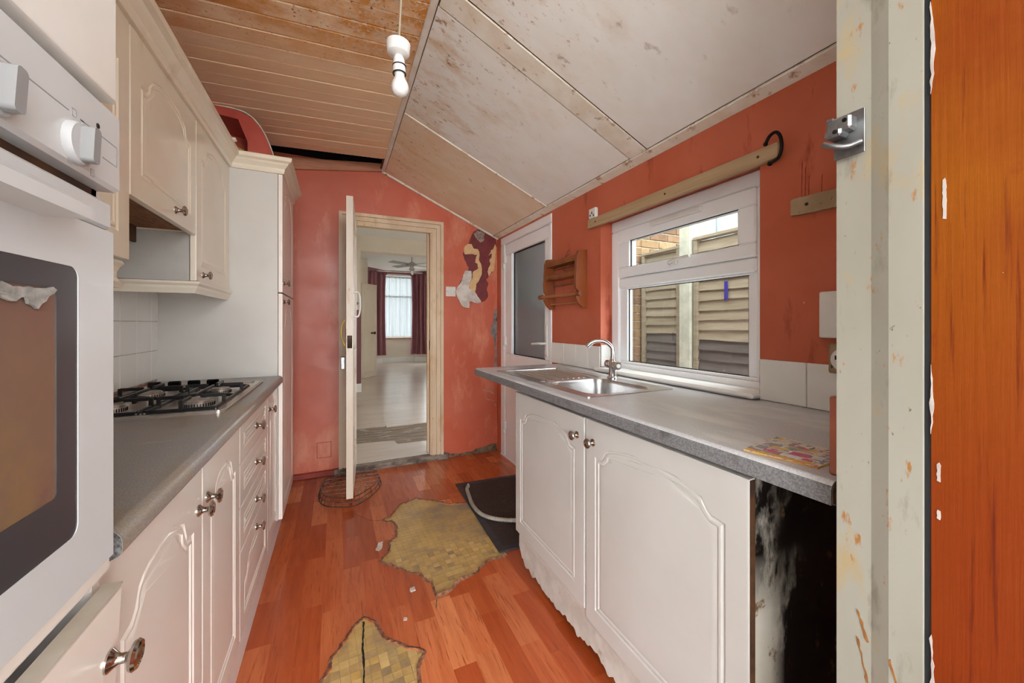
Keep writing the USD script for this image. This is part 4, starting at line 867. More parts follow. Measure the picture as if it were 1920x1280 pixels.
p = door_left(oh, 0.032, 0.616, 1.424, 2.16, -0.240, 'white_gloss', 'round', 'lift_door', None, 0.062, 0.070, 0.06, 0.0, label='white lift-up door above the oven')
# bottom door, tipped out by a few centimetres at the top
dm = door_mesh(0.578, 0.690, 0.019, arch_panel(0.578, 0.690, 0.052, 0.06, 0.06, 0.072))
tilt = 0.050
vv = np.array((math.sin(tilt), 0, math.cos(tilt))); nn_ = np.array((math.cos(tilt), 0, -math.sin(tilt)))
p = oh.part('bottom_door', place(dm, (-0.290, 0.042, 0.160), (0, 1, 0), vv, nn_), 'cream_door', smooth=28, label='bottom door hanging open at the top')
oh.part('door_edge', place(box(0.0, 0.578, 0.6895, 0.692, 0.0005, 0.0185), (-0.290, 0.042, 0.160), (0, 1, 0), vv, nn_), 'mdf_edge', parent=p)
ko = np.array((-0.290, 0.042, 0.160)) + np.array((0, 1, 0)) * 0.553 + vv * 0.615 + nn_ * 0.019
oh.part('knob', knob_mesh(ko, nn_, 1.0), 'knob_metal', smooth=40, parent=p)
# built-in oven
ov = Thing('oven', 'built-in white electric oven with dark glass door and control knobs', 'oven', (-0.5, 0.32, 0.88))
ov.part('body', box(-0.72, -0.275, 0.055, 0.600, 0.885, 1.41, 0.002), 'steel_hob')
XO = -0.245
ov.part('control_panel', box(-0.275, XO + 0.003, 0.034, 0.628, 1.322, 1.416, 0.004), 'oven_white')
ov.part('vent_slot', box(-0.28, -0.262, 0.034, 0.622, 1.278, 1.322), 'rust_dark')
ov.part('vent_lip', box(-0.268, XO - 0.004, 0.034, 0.624, 1.276, 1.3085, 0.003), 'oven_white')
dy0, dy1, dz0, dz1 = 0.034, 0.618, 0.886, 1.272
face = sbox(dy0, dz0, dy1, dz1)
def rr(y0, y1, z0, z1, r): return sbox(y0 + r, z0 + r, y1 - r, z1 - r).buffer(r)
border, win = rr(0.10, 0.5495, 0.945, 1.2215, 0.012), rr(0.14, 0.5175, 0.995, 1.197, 0.006)
od = ov.part('door', ext_x(face.difference(border), XO - 0.026, XO), 'oven_white')
ov.part('glass_border', ext_x(border.difference(win), XO - 0.02, XO - 0.0008), 'oven_glass_border', parent=od)
ov.part('glass_window', ext_x(win, XO - 0.02, XO - 0.0016), 'oven_window', parent=od)
# crumpled foil stuck at the top of the glass
fo = rough(Polygon([(0.30, 1.196), (0.512, 1.196), (0.502, 1.190), (0.486, 1.176), (0.470, 1.186), (0.456, 1.181), (0.42, 1.188), (0.36, 1.184), (0.30, 1.188)]), 0.0025, 0.006, 81)
fm = ext_x(fo, XO - 0.0012, XO + 0.0012).subdivide(); v = np.array(fm.vertices); v[:, 0] += 0.002 * meshkit.noise(v * 90, 3); ov.part('foil_scrap', trimesh.Trimesh(v, fm.faces, process=False), 'foil', parent=od)
ov.part('door_handle', cat_([place(ext(Polygon([(0, 0), (0.034, 0), (0.034, 0.012), (0.006, 0.030), (0, 0.030)]), 0.42), (XO - 0.001, 0.497, 1.262), (1, 0, 0), (0, 0, 1), (0, -1, 0))]), 'oven_white', parent=od)
XP = XO + 0.003
def dial(y, z):
    k = ov.part('knob', lathe([(0, 0), (0.0215, 0), (0.0215, 0.004), (0.0200, 0.007), (0, 0.007)], (XP, y, z), (1, 0, 0), 32), 'knob_white', smooth=35)
    ov.part('knob_grip', place(ext(affinity.rotate(rr(-0.0185, 0.0185, -0.006, 0.006, 0.004), 84), 0.011), (XP + 0.0065, y, z), (0, 1, 0), (0, 0, 1), (1, 0, 0)), 'oven_grey', parent=k)
dial(0.536, 1.346); dial(0.432, 1.346); dial(0.328, 1.346)
pr = [LineString([(0.440, 1.375), (0.527, 1.375)]), LineString([(0.545, 1.375), (0.571, 1.375)]), LineString([(0.583, 1.375), (0.6175, 1.375), (0.6175, 1.352), (0.587, 1.352)])]
ov.part('printed_lines', cat_([ext_x(g.buffer(0.0006, cap_style='flat'), XP, XP + 0.0003) for g in pr]), 'print_grey')
ic = []
for y_, z_ in ((0.535, 1.3765), (0.525, 1.357), (0.549, 1.371), (0.529, 1.327), (0.567, 1.327)):
    g = rr(y_ - 0.0035, y_ + 0.0035, z_ - 0.004, z_ + 0.004, 0.001); ic.append(ext_x(g.difference(g.buffer(-0.0006)), XP, XP + 0.0003)); ic.append(ext_x(sbox(y_ - 0.002, z_ + 0.001, y_ + 0.002, z_ + 0.0018), XP, XP + 0.0003))
for a_, b_ in zip(ic[::2], ic[1::2]): ov.part('printed_symbol', cat_([a_, b_]), 'print_grey', kind='stuff') if False else ov.part('printed_symbol', a_, 'print_grey')
ov.part('indicator', lathe([(0, 0), (0.0028, 0), (0.0028, 0.0008), (0, 0.0008)], (XP, 0.5775, 1.383), (1, 0, 0), 16), 'print_black')

def carcass(t, y0, y1, x0, x1, z0, z1, mat='carcass_grey', th=0.018):
    t.part('carcass', cat_([box(x0, x1, y0, y0 + th, z0, z1), box(x0, x1, y1 - th, y1, z0, z1), box(x0, x1, y0 + th, y1 - th, z0, z0 + th), box(x0, x0 + 0.006, y0 + th, y1 - th, z0, z1), box(x1 - 0.09, x1, y0 + th, y1 - th, z1 - th, z1)]), mat)
bc = Thing('base_cabinet', 'cream two-door base cabinet between the oven unit and the drawers', 'kitchen cabinet', (-0.5, 1.03, 0.15))
carcass(bc, 0.634, 1.432, XL + 0.012, XD - 0.021, 0.165, 0.857)
door_left(bc, 0.655, 1.070, 0.168, 0.856, XD, knob=(1.040, 0.756), rise=0.070, top=0.062)
door_left(bc, 1.072, 1.432, 0.168, 0.856, XD, knob=(1.103, 0.760), rise=0.068, top=0.062)
bc.part('filler', box(XD - 0.02, XD - 0.004, 0.634, 0.654, 0.168, 0.855), 'cream_door')
dc = Thing('drawer_cabinet', 'cream base cabinet with three drawers over an arched door', 'kitchen cabinet', (-0.5, 1.7, 0.15))
carcass(dc, 1.434, 1.956, XL + 0.012, XD - 0.021, 0.165, 0.857)
for z0, z1, kz in ((0.722, 0.856, 0.783), (0.585, 0.721, 0.648), (0.446, 0.584, 0.508)):
    door_left(dc, 1.436, 1.955, z0, z1, XD, field='rect', name='drawer', knob=(1.695, kz), side=0.05, bot=0.036, top=0.036)
door_left(dc, 1.436, 1.955, 0.168, 0.445, XD, knob=(1.695, 0.405), rise=0.07, top=0.05, bot=0.05)
nc = Thing('narrow_cabinet', 'narrow cream base cabinet beside the tall larder unit', 'kitchen cabinet', (-0.5, 2.1, 0.15))
carcass(nc, 1.958, 2.250, XL + 0.012, XD - 0.021, 0.165, 0.857)
door_left(nc, 1.960, 2.250, 0.168, 0.856, XD, knob=(1.995, 0.783), rise=0.055, side=0.05)
pl = Thing('plinth', 'white kick board along the foot of the left base cabinets', 'plinth', (-0.31, 1.7, 0))
pl.part('board', box(-0.320, -0.298, 0.634, 2.78, 0.0, 0.163, 0.002), 'white_gloss')
# left worktop, rounded front edge, with a cut for the hob
def nosing(x_back, x_front, z0, z1, sgn, r=0.017):
    """worktop section in (x, z): square at the wall, rolled at the front"""
    P = [(x_back, z0), (x_back, z1)]
    for a in np.linspace(90, 0, 7): P.append((x_front - sgn * r + sgn * r * math.cos(math.radians(a)), z1 - r + r * math.sin(math.radians(a))))
    for a in np.linspace(0, -60, 4): P.append((x_front - sgn * r * 0.5 + sgn * r * 0.5 * math.cos(math.radians(a)), z0 + 0.004 + r * 0.4 + r * 0.5 * math.sin(math.radians(a))))
    P.append((x_front - sgn * 0.012, z0)); return Polygon(P)
wl = Thing('worktop', 'grey speckled left worktop carrying the hob', 'worktop', (-0.5, 1.44, 0.86))
HX0, HX1, HY0, HY1 = -0.705, -0.302, 1.375, 2.035
front = ext_y(nosing(HX1 - 0.02, -0.250, 0.862, 0.90, 1), 0.6525, 2.249)
back = ext_y(sbox(XL + 0.009, 0.862, HX0 + 0.02, 0.90), 0.6525, 2.249)
ends = cat_([box(HX0 + 0.02, HX1 - 0.02, 0.6525, HY0 + 0.02, 0.862, 0.90), box(HX0 + 0.02, HX1 - 0.02, HY1 - 0.02, 2.249, 0.862, 0.90)])
wl.part('slab', cat_([front, back, ends]), 'worktop_left', smooth=30)
wl.part('end_cap', ext_y(nosing(-0.30, -0.2505, 0.8625, 0.8995, 1), 0.6512, 0.6525), 'worktop_cap')
# gas hob
hb = Thing('hob', 'four-burner steel gas hob with black pan supports', 'hob', (-0.5, 1.7, 0.90))
rim = rr(HX0, HX1, HY0, HY1, 0.02); inner = rr(HX0 + 0.026, HX1 - 0.026, HY0 + 0.022, HY1 - 0.020, 0.02)
hb.part('rim', cat_([ext_z(rim.difference(inner), 0.9003, 0.9075), ext_z(rim.buffer(-0.006).difference(inner), 0.9075, 0.9095)]), 'steel_hob')
hb.part('tray', ext_z(inner, 0.8935, 0.9015), 'steel_hob')
BUR = [(-0.395, 1.500, 0.040), (-0.395, 1.745, 0.032), (-0.600, 1.745, 0.042), (-0.600, 1.500, 0.034)]
for bx, by, br in BUR:
    b_ = hb.part('burner', lathe([(0, 0), (br * 1.25, 0), (br * 1.25, 0.003), (br, 0.005), (br, 0.017), (br * 0.96, 0.019), (0, 0.019)], (bx, by, 0.9005), (0, 0, 1), 40), 'burner_alu', smooth=35)
    hb.part('burner_ports', cat_([place(box(-0.001, 0.001, -0.001, 0.0012, 0, 0.010), (bx + br * math.cos(a), by + br * math.sin(a), 0.907), (-math.sin(a), math.cos(a), 0), (math.cos(a), math.sin(a), 0), (0, 0, 1)) for a in np.linspace(0, 2 * np.pi, 36, endpoint=False)]), 'black_gloss', parent=b_)
    hb.part('burner_cap', lathe([(0, 0.0), (br * 0.9, 0), (br * 0.92, 0.003), (br * 0.86, 0.006), (0, 0.007)], (bx, by, 0.9195), (0, 0, 1), 36), 'burner_alu', smooth=35, parent=b_)
def bar(a, b, w=0.008, h=0.010):
    a, b = np.array(a, float), np.array(b, float); d = b - a; L = np.linalg.norm(d); d /= L; s_ = np.cross((0, 0, 1), d); s_ /= np.linalg.norm(s_); return place(box(-w / 2, w / 2, -h / 2, h / 2, 0, L, 0.0015), a, s_, np.cross(d, s_), d)
for x0, x1 in ((-0.675, -0.510), (-0.492, -0.330)):
    y0, y1, zt = 1.405, 1.860, 0.937
    ms = [bar((x0, y0, zt - 0.024), (x0, y1, zt - 0.024)), bar((x1, y0, zt - 0.024), (x1, y1, zt - 0.024)), bar((x0, y0, zt - 0.024), (x1, y0, zt - 0.024)), bar((x0, y1, zt - 0.024), (x1, y1, zt - 0.024)), bar(((x0 + x1) / 2, y0 + 0.225, zt - 0.012), (x0, y0 + 0.225, zt - 0.024)), bar(((x0 + x1) / 2, y0 + 0.225, zt - 0.012), (x1, y0 + 0.225, zt - 0.024))]
    cx = (x0 + x1) / 2
    for cy in (1.50, 1.745):
        for dx, dy in ((1, 0), (-1, 0), (0, 1), (0, -1)):
            r1 = (x1 - x0) / 2 if dx else (0.095 if (cy < 1.6) == (dy < 0) else 0.12)
            o_ = (cx + dx * r1, cy + dy * r1)
            ms += [bar((*o_, zt), (cx + dx * 0.020, cy + dy * 0.020, zt)), bar((o_[0], o_[1], zt - 0.03), (o_[0] + 1e-4, o_[1], zt + 0.004), 0.010, 0.010)]
    for fx in (x0, x1):
        for fy in (y0, y1): ms.append(lathe([(0, 0), (0.007, 0), (0.006, 0.012), (0, 0.012)], (fx, fy, 0.9012), (0, 0, 1), 10))
    hb.part('pan_support', cat_(ms), 'black_enamel')
for kx in (-0.655, -0.592, -0.530, -0.468):
    k_ = hb.part('knob', lathe([(0, 0), (0.021, 0), (0.021, 0.004), (0.016, 0.007), (0.0155, 0.010), (0, 0.010)], (kx, 1.955, 0.9015), (0, 0, 1), 24), 'black_gloss', smooth=35)
    hb.part('knob_grip', box(kx - 0.0205, kx + 0.0205, 1.948, 1.962, 0.9110, 0.9335, 0.004), 'black_gloss', parent=k_)

# tall larder unit
tc = Thing('larder_cabinet', 'tall cream larder cupboard at the end of the left run', 'kitchen cabinet', (-0.5, 2.5, 0.15))
tc.part('side_panel', box(XL + 0.0005, -0.273, 2.251, 2.270, 0.165, 1.957, 0.0015), 'larder_side')
tc.part('side_panel', box(XL + 0.012, -0.273, 2.752, 2.770, 0.165, 1.957, 0.0015), 'carcass_grey')
tc.part('carcass', cat_([box(XL + 0.012, XL + 0.02, 2.27, 2.752, 0.165, 1.957), box(XL + 0.012, -0.273, 2.27, 2.752, 1.94, 1.957), box(XL + 0.012, -0.273, 2.27, 2.752, 0.165, 0.183), box(XL + 0.012, -0.273, 2.27, 2.752, 1.31, 1.328)]), 'carcass_grey')
door_left(tc, 2.252, 2.770, 1.322, 1.945, -0.252, knob=(2.290, 1.372), rise=0.085, side=0.06)
door_left(tc, 2.252, 2.770, 0.168, 1.318, -0.252, knob=(2.290, 1.277), rise=0.085, side=0.06)

# wall cabinets
XU = -0.475
def upper(name, label, y0, y1, z0, z1):
    t = Thing(name, label, 'wall cabinet', ((XL + XU) / 2, (y0 + y1) / 2, z0)); return t
ua = upper('wall_cabinet', 'cream wall cabinet next to the oven unit', 0.66, 1.278, 1.325, 1.93)
carcass(ua, 0.66, 1.278, XL + 0.012, XU - 0.020, 1.325, 1.93, 'cream_upper')
door_left(ua, 0.66, 1.278, 1.322, 1.930, XU, 'cream_upper', rise=0.075)
ub = upper('hood_cabinet', 'short cream wall cabinet over the open cooker-hood space', 1.28, 1.775, 1.49, 1.93)
carcass(ub, 1.28, 1.775, XL + 0.012, XU - 0.020, 1.505, 1.93, 'chipboard')
door_left(ub, 1.280, 1.775, 1.490, 1.930, XU, 'cream_upper', knob=(1.575, 1.531), rise=0.075)
ub.part('hood_recess', box(XL + 0.10, XL + 0.11, 1.29, 1.765, 1.45, 1.506), 'rust_dark')
uc = upper('wall_cabinet', 'narrow cream wall cabinet against the larder, moulding below', 1.777, 2.249, 1.325, 1.93)
uc.part('side_panel', box(XL + 0.010, XU - 0.022, 1.777, 1.795, 1.322, 1.500, 0.001), 'hood_panel', label='greasy grey side panel of the hood space')
uc.part('carcass', cat_([box(XL + 0.010, XU - 0.022, 1.7785, 1.795, 1.500, 1.93), box(XL + 0.010, XU - 0.022, 2.231, 2.249, 1.322, 1.93), box(XL + 0.010, XU - 0.022, 1.795, 2.231, 1.322, 1.340), box(XL + 0.010, XU - 0.022, 1.795, 2.231, 1.912, 1.93)]), 'cream_upper')
door_left(uc, 1.777, 2.249, 1.322, 1.930, XU, 'cream_upper', knob=(1.852, 1.352), rise=0.075)
# mouldings
cn = Thing('cornice', 'cream cornice moulding along the tops of the wall cabinets and larder', 'moulding', (-0.45, 1.7, 1.93))
cprof = [(-0.018, 1.922), (0.010, 1.922), (0.014, 1.932), (0.016, 1.944), (0.030, 1.960), (0.034, 1.968), (0.048, 1.975), (0.050, 1.992), (0.040, 1.998), (-0.018, 1.998)]
cn.part('moulding', mitre([(XU, 0.640), (XU, 2.250), (-0.256, 2.250), (-0.256, 2.775)], cprof), 'cream_upper')
cn.part('broken_end', box(XU + 0.028, XU + 0.062, 2.075, 2.10, 1.990, 2.000, 0.002), 'cream_upper')
lr = Thing('light_rail', 'cream light rail moulding wrapped under the narrow wall cabinet', 'moulding', (-0.5, 2.0, 1.29))
lprof = [(-0.016, 1.320), (0.012, 1.320), (0.012, 1.312), (0.004, 1.304), (0.002, 1.296), (-0.002, 1.287), (-0.006, 1.277), (-0.016, 1.277)]
lr.part('moulding', mitre([(XL + 0.012, 1.777), (XU, 1.777), (XU, 2.249)], [(o, z) for o, z in lprof]), 'cream_upper')
lr2 = Thing('light_rail', 'scrolled end of the light rail under the cabinet beside the oven', 'moulding', (-0.5, 1.0, 1.27))
lr2.part('moulding', mitre([(XU - 0.012, 0.66), (XU - 0.012, 1.270)], [(-0.02, 1.320), (0.0, 1.320), (0.004, 1.312), (-0.004, 1.304), (-0.010, 1.292), (-0.010, 1.278), (-0.004, 1.268), (0.004, 1.262), (-0.002, 1.252), (-0.020, 1.252)]), 'cream_upper')
# red boxing in the corner above the larder, and a scrap of foam
rb = Thing('pipe_boxing', 'red painted boxing bulging through the corner above the larder', 'boxing', (-0.55, 3.0, 1.99))
bulge = [(-0.745, 1.985), (-0.300, 1.985), (-0.312, 2.06), (-0.345, 2.17), (-0.385, 2.26), (-0.44, 2.325), (-0.52, 2.352), (-0.745, 2.352)]
rb.part('shell', ext_y(Polygon(bulge).difference(Polygon([(-0.735, 1.99), (-0.46, 1.99), (-0.455, 2.18), (-0.50, 2.30), (-0.735, 2.32)])), 2.56, 3.0), 'red_box', smooth=30)
rb.part('inner_board', place(box(0, 0.26, 0, 0.32, 0, 0.008), (-0.74, 2.78, 1.988), np.array((1, 0.25, 0)) / math.hypot(1, 0.25), (0, 0, 1), np.cross(np.array((1, 0.25, 0)) / math.hypot(1, 0.25), (0, 0, 1))), 'red_box')
rb.part('back_board', ext_y(Polygon(bulge), 2.99, 3.0), 'red_box')
rb.part('ragged_edge', tube(curve([(-0.74, 2.555, 2.352), (-0.52, 2.555, 2.352), (-0.44, 2.555, 2.327), (-0.385, 2.555, 2.262), (-0.345, 2.555, 2.172), (-0.312, 2.555, 2.06)], 40), 0.0035, 6), 'white_plaster')
fs = Thing('foam_scrap', 'scrap of yellow-green foam in the corner above the wall cabinets', 'foam', (-0.50, 2.485, 1.96))
fmm = trimesh.creation.icosphere(3, 1.0); v = np.array(fmm.vertices); v *= np.array((0.075, 0.05, 0.070)) * (1 + 0.25 * meshkit.noise(v * 2.2, 4)[:, None]); fs.part('foam', trimesh.Trimesh(v + np.array((-0.50, 2.485, 2.035)), fmm.faces, process=False), 'foam_yellow', smooth=True)

# ================================================================ right run: sink unit
XRD = 0.770
sc = Thing('sink_cabinet', 'white two-door cabinet under the sink, rough plinth', 'kitchen cabinet', (1.05, 1.08, 0.15))
def door_right(t, y0, y1, z0, z1, knob, lean=0.0, rise=0.1):
    w, h = y1 - y0 - 0.004, z1 - z0
    fd = arch_panel(w, h, 0.052, 0.060, 0.054, rise)
    n_ = np.array((-math.cos(lean), 0, 0))
    p = t.part('door', place(door_mesh(w, h, 0.019, fd, 0.005), (XRD + 0.019, y1 - 0.002, z0), (0, -1, 0), (0, 0, 1), (-1, 0, 0)), 'white_door_right', smooth=28)
    t.part('knob', knob_mesh((XRD, *knob), (-1, 0, 0)), 'knob_metal', smooth=40, parent=p)
door_right(sc, 1.084, 1.642, 0.186, 0.842, (1.128, 0.772), rise=0.064)
door_right(sc, 0.508, 1.080, 0.160, 0.843, (1.036, 0.770), rise=0.062)
SXB = XR - 0.012
sc.part('carcass', cat_([box(XRD + 0.021, SXB, 1.622, 1.640, 0.15, 0.855), box(XRD + 0.021, SXB, 0.53, 1.622, 0.15, 0.168), box(SXB - 0.006, SXB, 0.53, 1.622, 0.15, 0.70)]), 'carcass_grey')
sc.part('end_panel', box(XRD + 0.0205, SXB, 0.512, 0.530, 0.0, 0.855, 0.001), 'shade_and_stain_panel', label='end panel of the sink unit, deep shade painted on in black, some brown stains')
sc.part('edge_strip', box(XRD + 0.004, XRD + 0.0205, 0.5095, 0.512, 0.16, 0.84, 0.0005), 'rust_dark')
sc.part('front_rail', box(XRD + 0.0205, XRD + 0.034, 0.531, 1.622, 0.1505, 0.20), 'carcass_grey')
pt_ = [(y_, 0.149) for y_ in np.linspace(0.532, 1.648, 60)]
rg = np.random.default_rng(12)
low = np.interp(np.linspace(1.648, 0.532, 110), [0.4, 0.95, 1.2, 1.5, 1.62, 1.648], [0.045, 0.042, 0.038, 0.034, 0.05, 0.10]) + np.convolve(rg.normal(0, 0.010, 110), np.ones(2) / 2, 'same')
pk = Thing('plinth', 'white kick board with a ragged rotten lower edge under the sink cabinet', 'plinth', (0.81, 1.0, 0))
pk.part('board', ext_x(Polygon(pt_ + list(zip(np.linspace(1.648, 0.532, 110), low))).buffer(0), 0.794, 0.810), 'plinth_white')
# right worktop, with the cut-out for the bowl
wr = Thing('worktop', 'grey right worktop with the inset sink, overhanging far end', 'worktop', (1.04, 1.25, 0.86))
WF, WB, WE0, WE1 = 0.748, XR - 0.003, 0.354, 2.160
SX0, SX1, SY0, SY1 = 0.806, 1.232, 1.118, 1.978           # sink outline
wr.part('slab', cat_([ext_y(nosing(SX0 + 0.03, WF, 0.858, 0.90, -1, 0.014), WE0 + 0.001, WE1 - 0.001), box(SX1 - 0.03, WB, WE0 + 0.001, WE1 - 0.001, 0.858, 0.90), box(SX0 + 0.03, SX1 - 0.03, WE0 + 0.001, SY0 + 0.03, 0.858, 0.90), box(SX0 + 0.03, SX1 - 0.03, SY1 - 0.03, WE1 - 0.001, 0.858, 0.90)]), 'worktop_right', smooth=30)
wr.part('front_edging', ext_y(Polygon([(WF - 0.0012, 0.8605), (WF - 0.0012, 0.884), (WF + 0.0012, 0.8925), (WF + 0.004, 0.8925), (WF + 0.004, 0.8605)]), WE0 + 0.001, WE1 - 0.001), 'worktop_edge')
wr.part('end_core', ext_y(nosing(WB, WF + 0.001, 0.8585, 0.8995, -1, 0.014), WE0 - 0.0005, WE0 + 0.001), 'chipboard_end')
# inset sink
sk_ = Thing('sink', 'stainless steel inset sink with ribbed drainer', 'sink', (1.02, 1.55, 0.90))
so = rr(SX0, SX1, SY0, SY1, 0.018)
bwl = rr(SX0 + 0.045, SX1 - 0.075, SY0 + 0.030, SY0 + 0.365, 0.06)
drn = rr(SX0 + 0.040, SX1 - 0.055, SY0 + 0.405, SY1 - 0.040, 0.02)
sk_.part('rim', cat_([ext_z(so.difference(unary_union([bwl, drn])), 0.9002, 0.9032)]), 'steel')
def bowl_loft(poly, zs, offs):
    rings = [np.array([q.exterior.interpolate(t, normalized=True).coords[0] for t in np.linspace(0, 1, 96, endpoint=False)]) for q in [poly.buffer(-o) for o in offs]]
    rings = [np.roll(r, -int(np.argmin(((r - (rings[0].mean(0) + np.array((0, -1)))) ** 2).sum(1))), 0) for r in rings]
    V = np.vstack([np.column_stack([r, np.full(96, z)]) for r, z in zip(rings, zs)]); F = []
    for i in range(len(rings) - 1):
        for j in range(96):
            k = (j + 1) % 96; F += [(i * 96 + j, i * 96 + k, (i + 1) * 96 + k), (i * 96 + j, (i + 1) * 96 + k, (i + 1) * 96 + j)]
    c = len(V); V = np.vstack([V, [*rings[-1].mean(0), zs[-1] - 0.003]]); F += [((len(rings) - 1) * 96 + j, (len(rings) - 1) * 96 + (j + 1) % 96, c) for j in range(96)]
    m = trimesh.Trimesh(V, F, process=False)
    if m.face_normals[-1][2] < 0: m.invert()
    return m
sk_.part('bowl', bowl_loft(bwl, [0.9032, 0.899, 0.885, 0.80, 0.765, 0.752, 0.748], [-0.001, 0.003, 0.006, 0.012, 0.022, 0.045, 0.07]), 'steel', smooth=True)
sk_.part('waste', lathe([(0, 0), (0.035, 0), (0.035, 0.003), (0.028, 0.003), (0.025, 0.0), (0, 0.0005)], (0.99, 1.29, 0.7462), (0, 0, 1), 28), 'chrome', smooth=30)
sk_.part('drainer', cat_([bowl_loft(drn, [0.9032, 0.9005, 0.9002], [-0.001, 0.004, 0.010]).copy()]) if False else ext_z(drn.buffer(0.001), 0.8975, 0.9001), 'steel')
for k in range(9):
    x_ = SX0 + 0.078 + k * 0.0305
    sk_.part('drainer_rib', tube([(x_, y_, z_) for y_, z_ in ((SY0 + 0.43, 0.8975), (SY0 + 0.45, 0.9000), (SY1 - 0.11, 0.9004), (SY1 - 0.08, 0.8975))], 0.0055, 14), 'steel', smooth=60)
sk_.part('overflow', lathe([(0, 0), (0.012, 0), (0.010, 0.002), (0, 0.002)], (SX0 + 0.035, SY0 + 0.385, 0.9034), (0, 0, 1), 18), 'chrome')
# mixer tap
TX, TY = 1.196, 1.455
tp = Thing('mixer_tap', 'chrome mixer tap with swan neck behind the sink bowl', 'tap', (TX, TY, 0.9))
tp.part('base', lathe([(0, 0), (0.026, 0), (0.026, 0.006), (0.019, 0.012), (0.017, 0.05), (0.021, 0.056), (0.021, 0.078), (0.013, 0.088), (0.011, 0.10), (0, 0.10)], (TX, TY, 0.9032), (0, 0, 1), 28), 'chrome', smooth=40)
tp.part('spout', tube(curve([(TX, TY, 0.985), (TX, TY, 1.03), (TX - 0.004, TY + 0.004, 1.055), (TX - 0.030, TY + 0.020, 1.078), (TX - 0.065, TY + 0.042, 1.080), (TX - 0.090, TY + 0.058, 1.070)], 40), 0.0098, 14), 'chrome', smooth=50)
tp.part('aerator', lathe([(0, 0), (0.0135, 0), (0.0135, 0.022), (0.010, 0.028), (0, 0.028)], (TX - 0.086, TY + 0.055, 1.074), (-0.55, 0.35, -0.75), 20), 'chrome', smooth=40)
for s in (-1, 1):
    tp.part('handle', lathe([(0, 0), (0.012, 0), (0.012, 0.022), (0.019, 0.024), (0.0205, 0.034), (0.0205, 0.052), (0.017, 0.058), (0, 0.058)], (TX, TY, 0.968), (0.25 * s, s, 0), 16), 'chrome', smooth=30)
tp.part('white_cap', lathe([(0, 0), (0.010, 0), (0.010, 0.004), (0, 0.005)], (TX - 0.0145, TY - 0.058, 0.968), (-0.3, -1, 0), 14), 'white_plastic')
# the leaflet and the loose strip on the right worktop
lf = Thing('leaflet', 'folded colourful advertising leaflet lying on the right worktop', 'leaflet', (0.84, 0.47, 0.90))
lq = Polygon([(0.764, 0.520), (0.792, 0.398), (0.885, 0.405), (0.93, 0.452), (0.928, 0.545)])
lf.part('cover', ext_z(rough(lq, 0.0008, 0.01, 91), 0.9028, 0.9036), 'paper')
lf.part('pages', ext_z(affinity.translate(lq.buffer(-0.0008), -0.001, -0.002), 0.9004, 0.9028), 'paper_edge')
ea = np.array((0.792 - 0.764, 0.398 - 0.520)); ea /= np.linalg.norm(ea); eb = np.array((-ea[1], ea[0]))     # along the front edge, and away from it
for a0, a1, b0, b1, mt_ in ((0.004, 0.118, 0.003, 0.014, 'print_yellow'), (0.070, 0.100, 0.040, 0.066, 'print_pink'), (0.028, 0.052, 0.026, 0.040, 'print_pink'), (0.094, 0.112, 0.020, 0.034, 'print_pink'), (0.104, 0.120, 0.046, 0.070, 'print_pale'), (0.060, 0.090, 0.020, 0.036, 'print_pale'), (0.010, 0.030, 0.036, 0.060, 'print_slate'), (0.016, 0.050, 0.016, 0.023, 'print_slate'), (0.030, 0.060, 0.060, 0.072, 'print_yellow'), (0.050, 0.100, 0.078, 0.083, 'print_slate'), (0.050, 0.104, 0.090, 0.095, 'print_yellow'), (0.020, 0.044, 0.076, 0.096, 'print_slate')):
    q = Polygon([np.array((0.764, 0.520)) + ea * a + eb * b for a, b in ((a0, b0), (a1, b0), (a1, b1), (a0, b1))])
    lf.part('print', ext_z(rough(q, 0.0010, 0.004, int(a0 * 1e4)), 0.9036, 0.9038), mt_)
ls = Thing('wood_strip', 'terracotta-painted wooden strip upright at the end of the right worktop', 'strip', (0.80, 0.335, 0.90))
ls.part('strip', box(0.784, 0.83, 0.3565, 0.376, 0.9003, 1.036, 0.002), 'terracotta_strip')

# ================================================================ things on the right wall
sr = Thing('kitchen_roll_rack', 'orange wooden wall rack with rails and a kitchen roll bar', 'rack', (XR - 0.05, 2.06, 1.28))
def rside(y0, y1):
    P = Polygon([(XR - 0.001, 1.600), (XR - 0.060, 1.592), (XR - 0.072, 1.560), (XR - 0.080, 1.42), (XR - 0.078, 1.375), (XR - 0.055, 1.345), (XR - 0.045, 1.335), (XR - 0.075, 1.330), (XR - 0.078, 1.318), (XR - 0.06, 1.285), (XR - 0.030, 1.258), (XR - 0.001, 1.256)])
    return ext_y(P, y0, y1)
sr.part('side_panel', rside(1.858, 1.878), 'wood_rack'); sr.part('side_panel', rside(2.226, 2.246), 'wood_rack')
for x0, z0, h in ((0.070, 1.545, 0.026), (0.012, 1.520, 0.014), (0.074, 1.455, 0.024), (0.012, 1.410, 0.014)):
    sr.part('rail', box(XR - x0, XR - x0 + 0.010, 1.878, 2.226, z0, z0 + h, 0.002), 'wood_rack')
sr.part('shelf', box(XR - 0.066, XR - 0.006, 1.878, 2.226, 1.538, 1.545), 'wood_rack')
sr.part('shelf', box(XR - 0.070, XR - 0.006, 1.878, 2.226, 1.448, 1.455), 'wood_rack')
ro = sr.part('roll_bar', tube([(XR - 0.062, 1.845, 1.340), (XR - 0.062, 2.30, 1.345)], 0.0115, 14), 'wood_rack_pale', smooth=50)
sr.part('bar_end', cat_([tube([(XR - 0.062, 2.285, 1.345), (XR - 0.062, 2.325, 1.345)], 0.0155, 14), tube([(XR - 0.062, 1.835, 1.340), (XR - 0.062, 1.868, 1.340)], 0.016, 14)]), 'wood_rack', smooth=50, parent=ro)
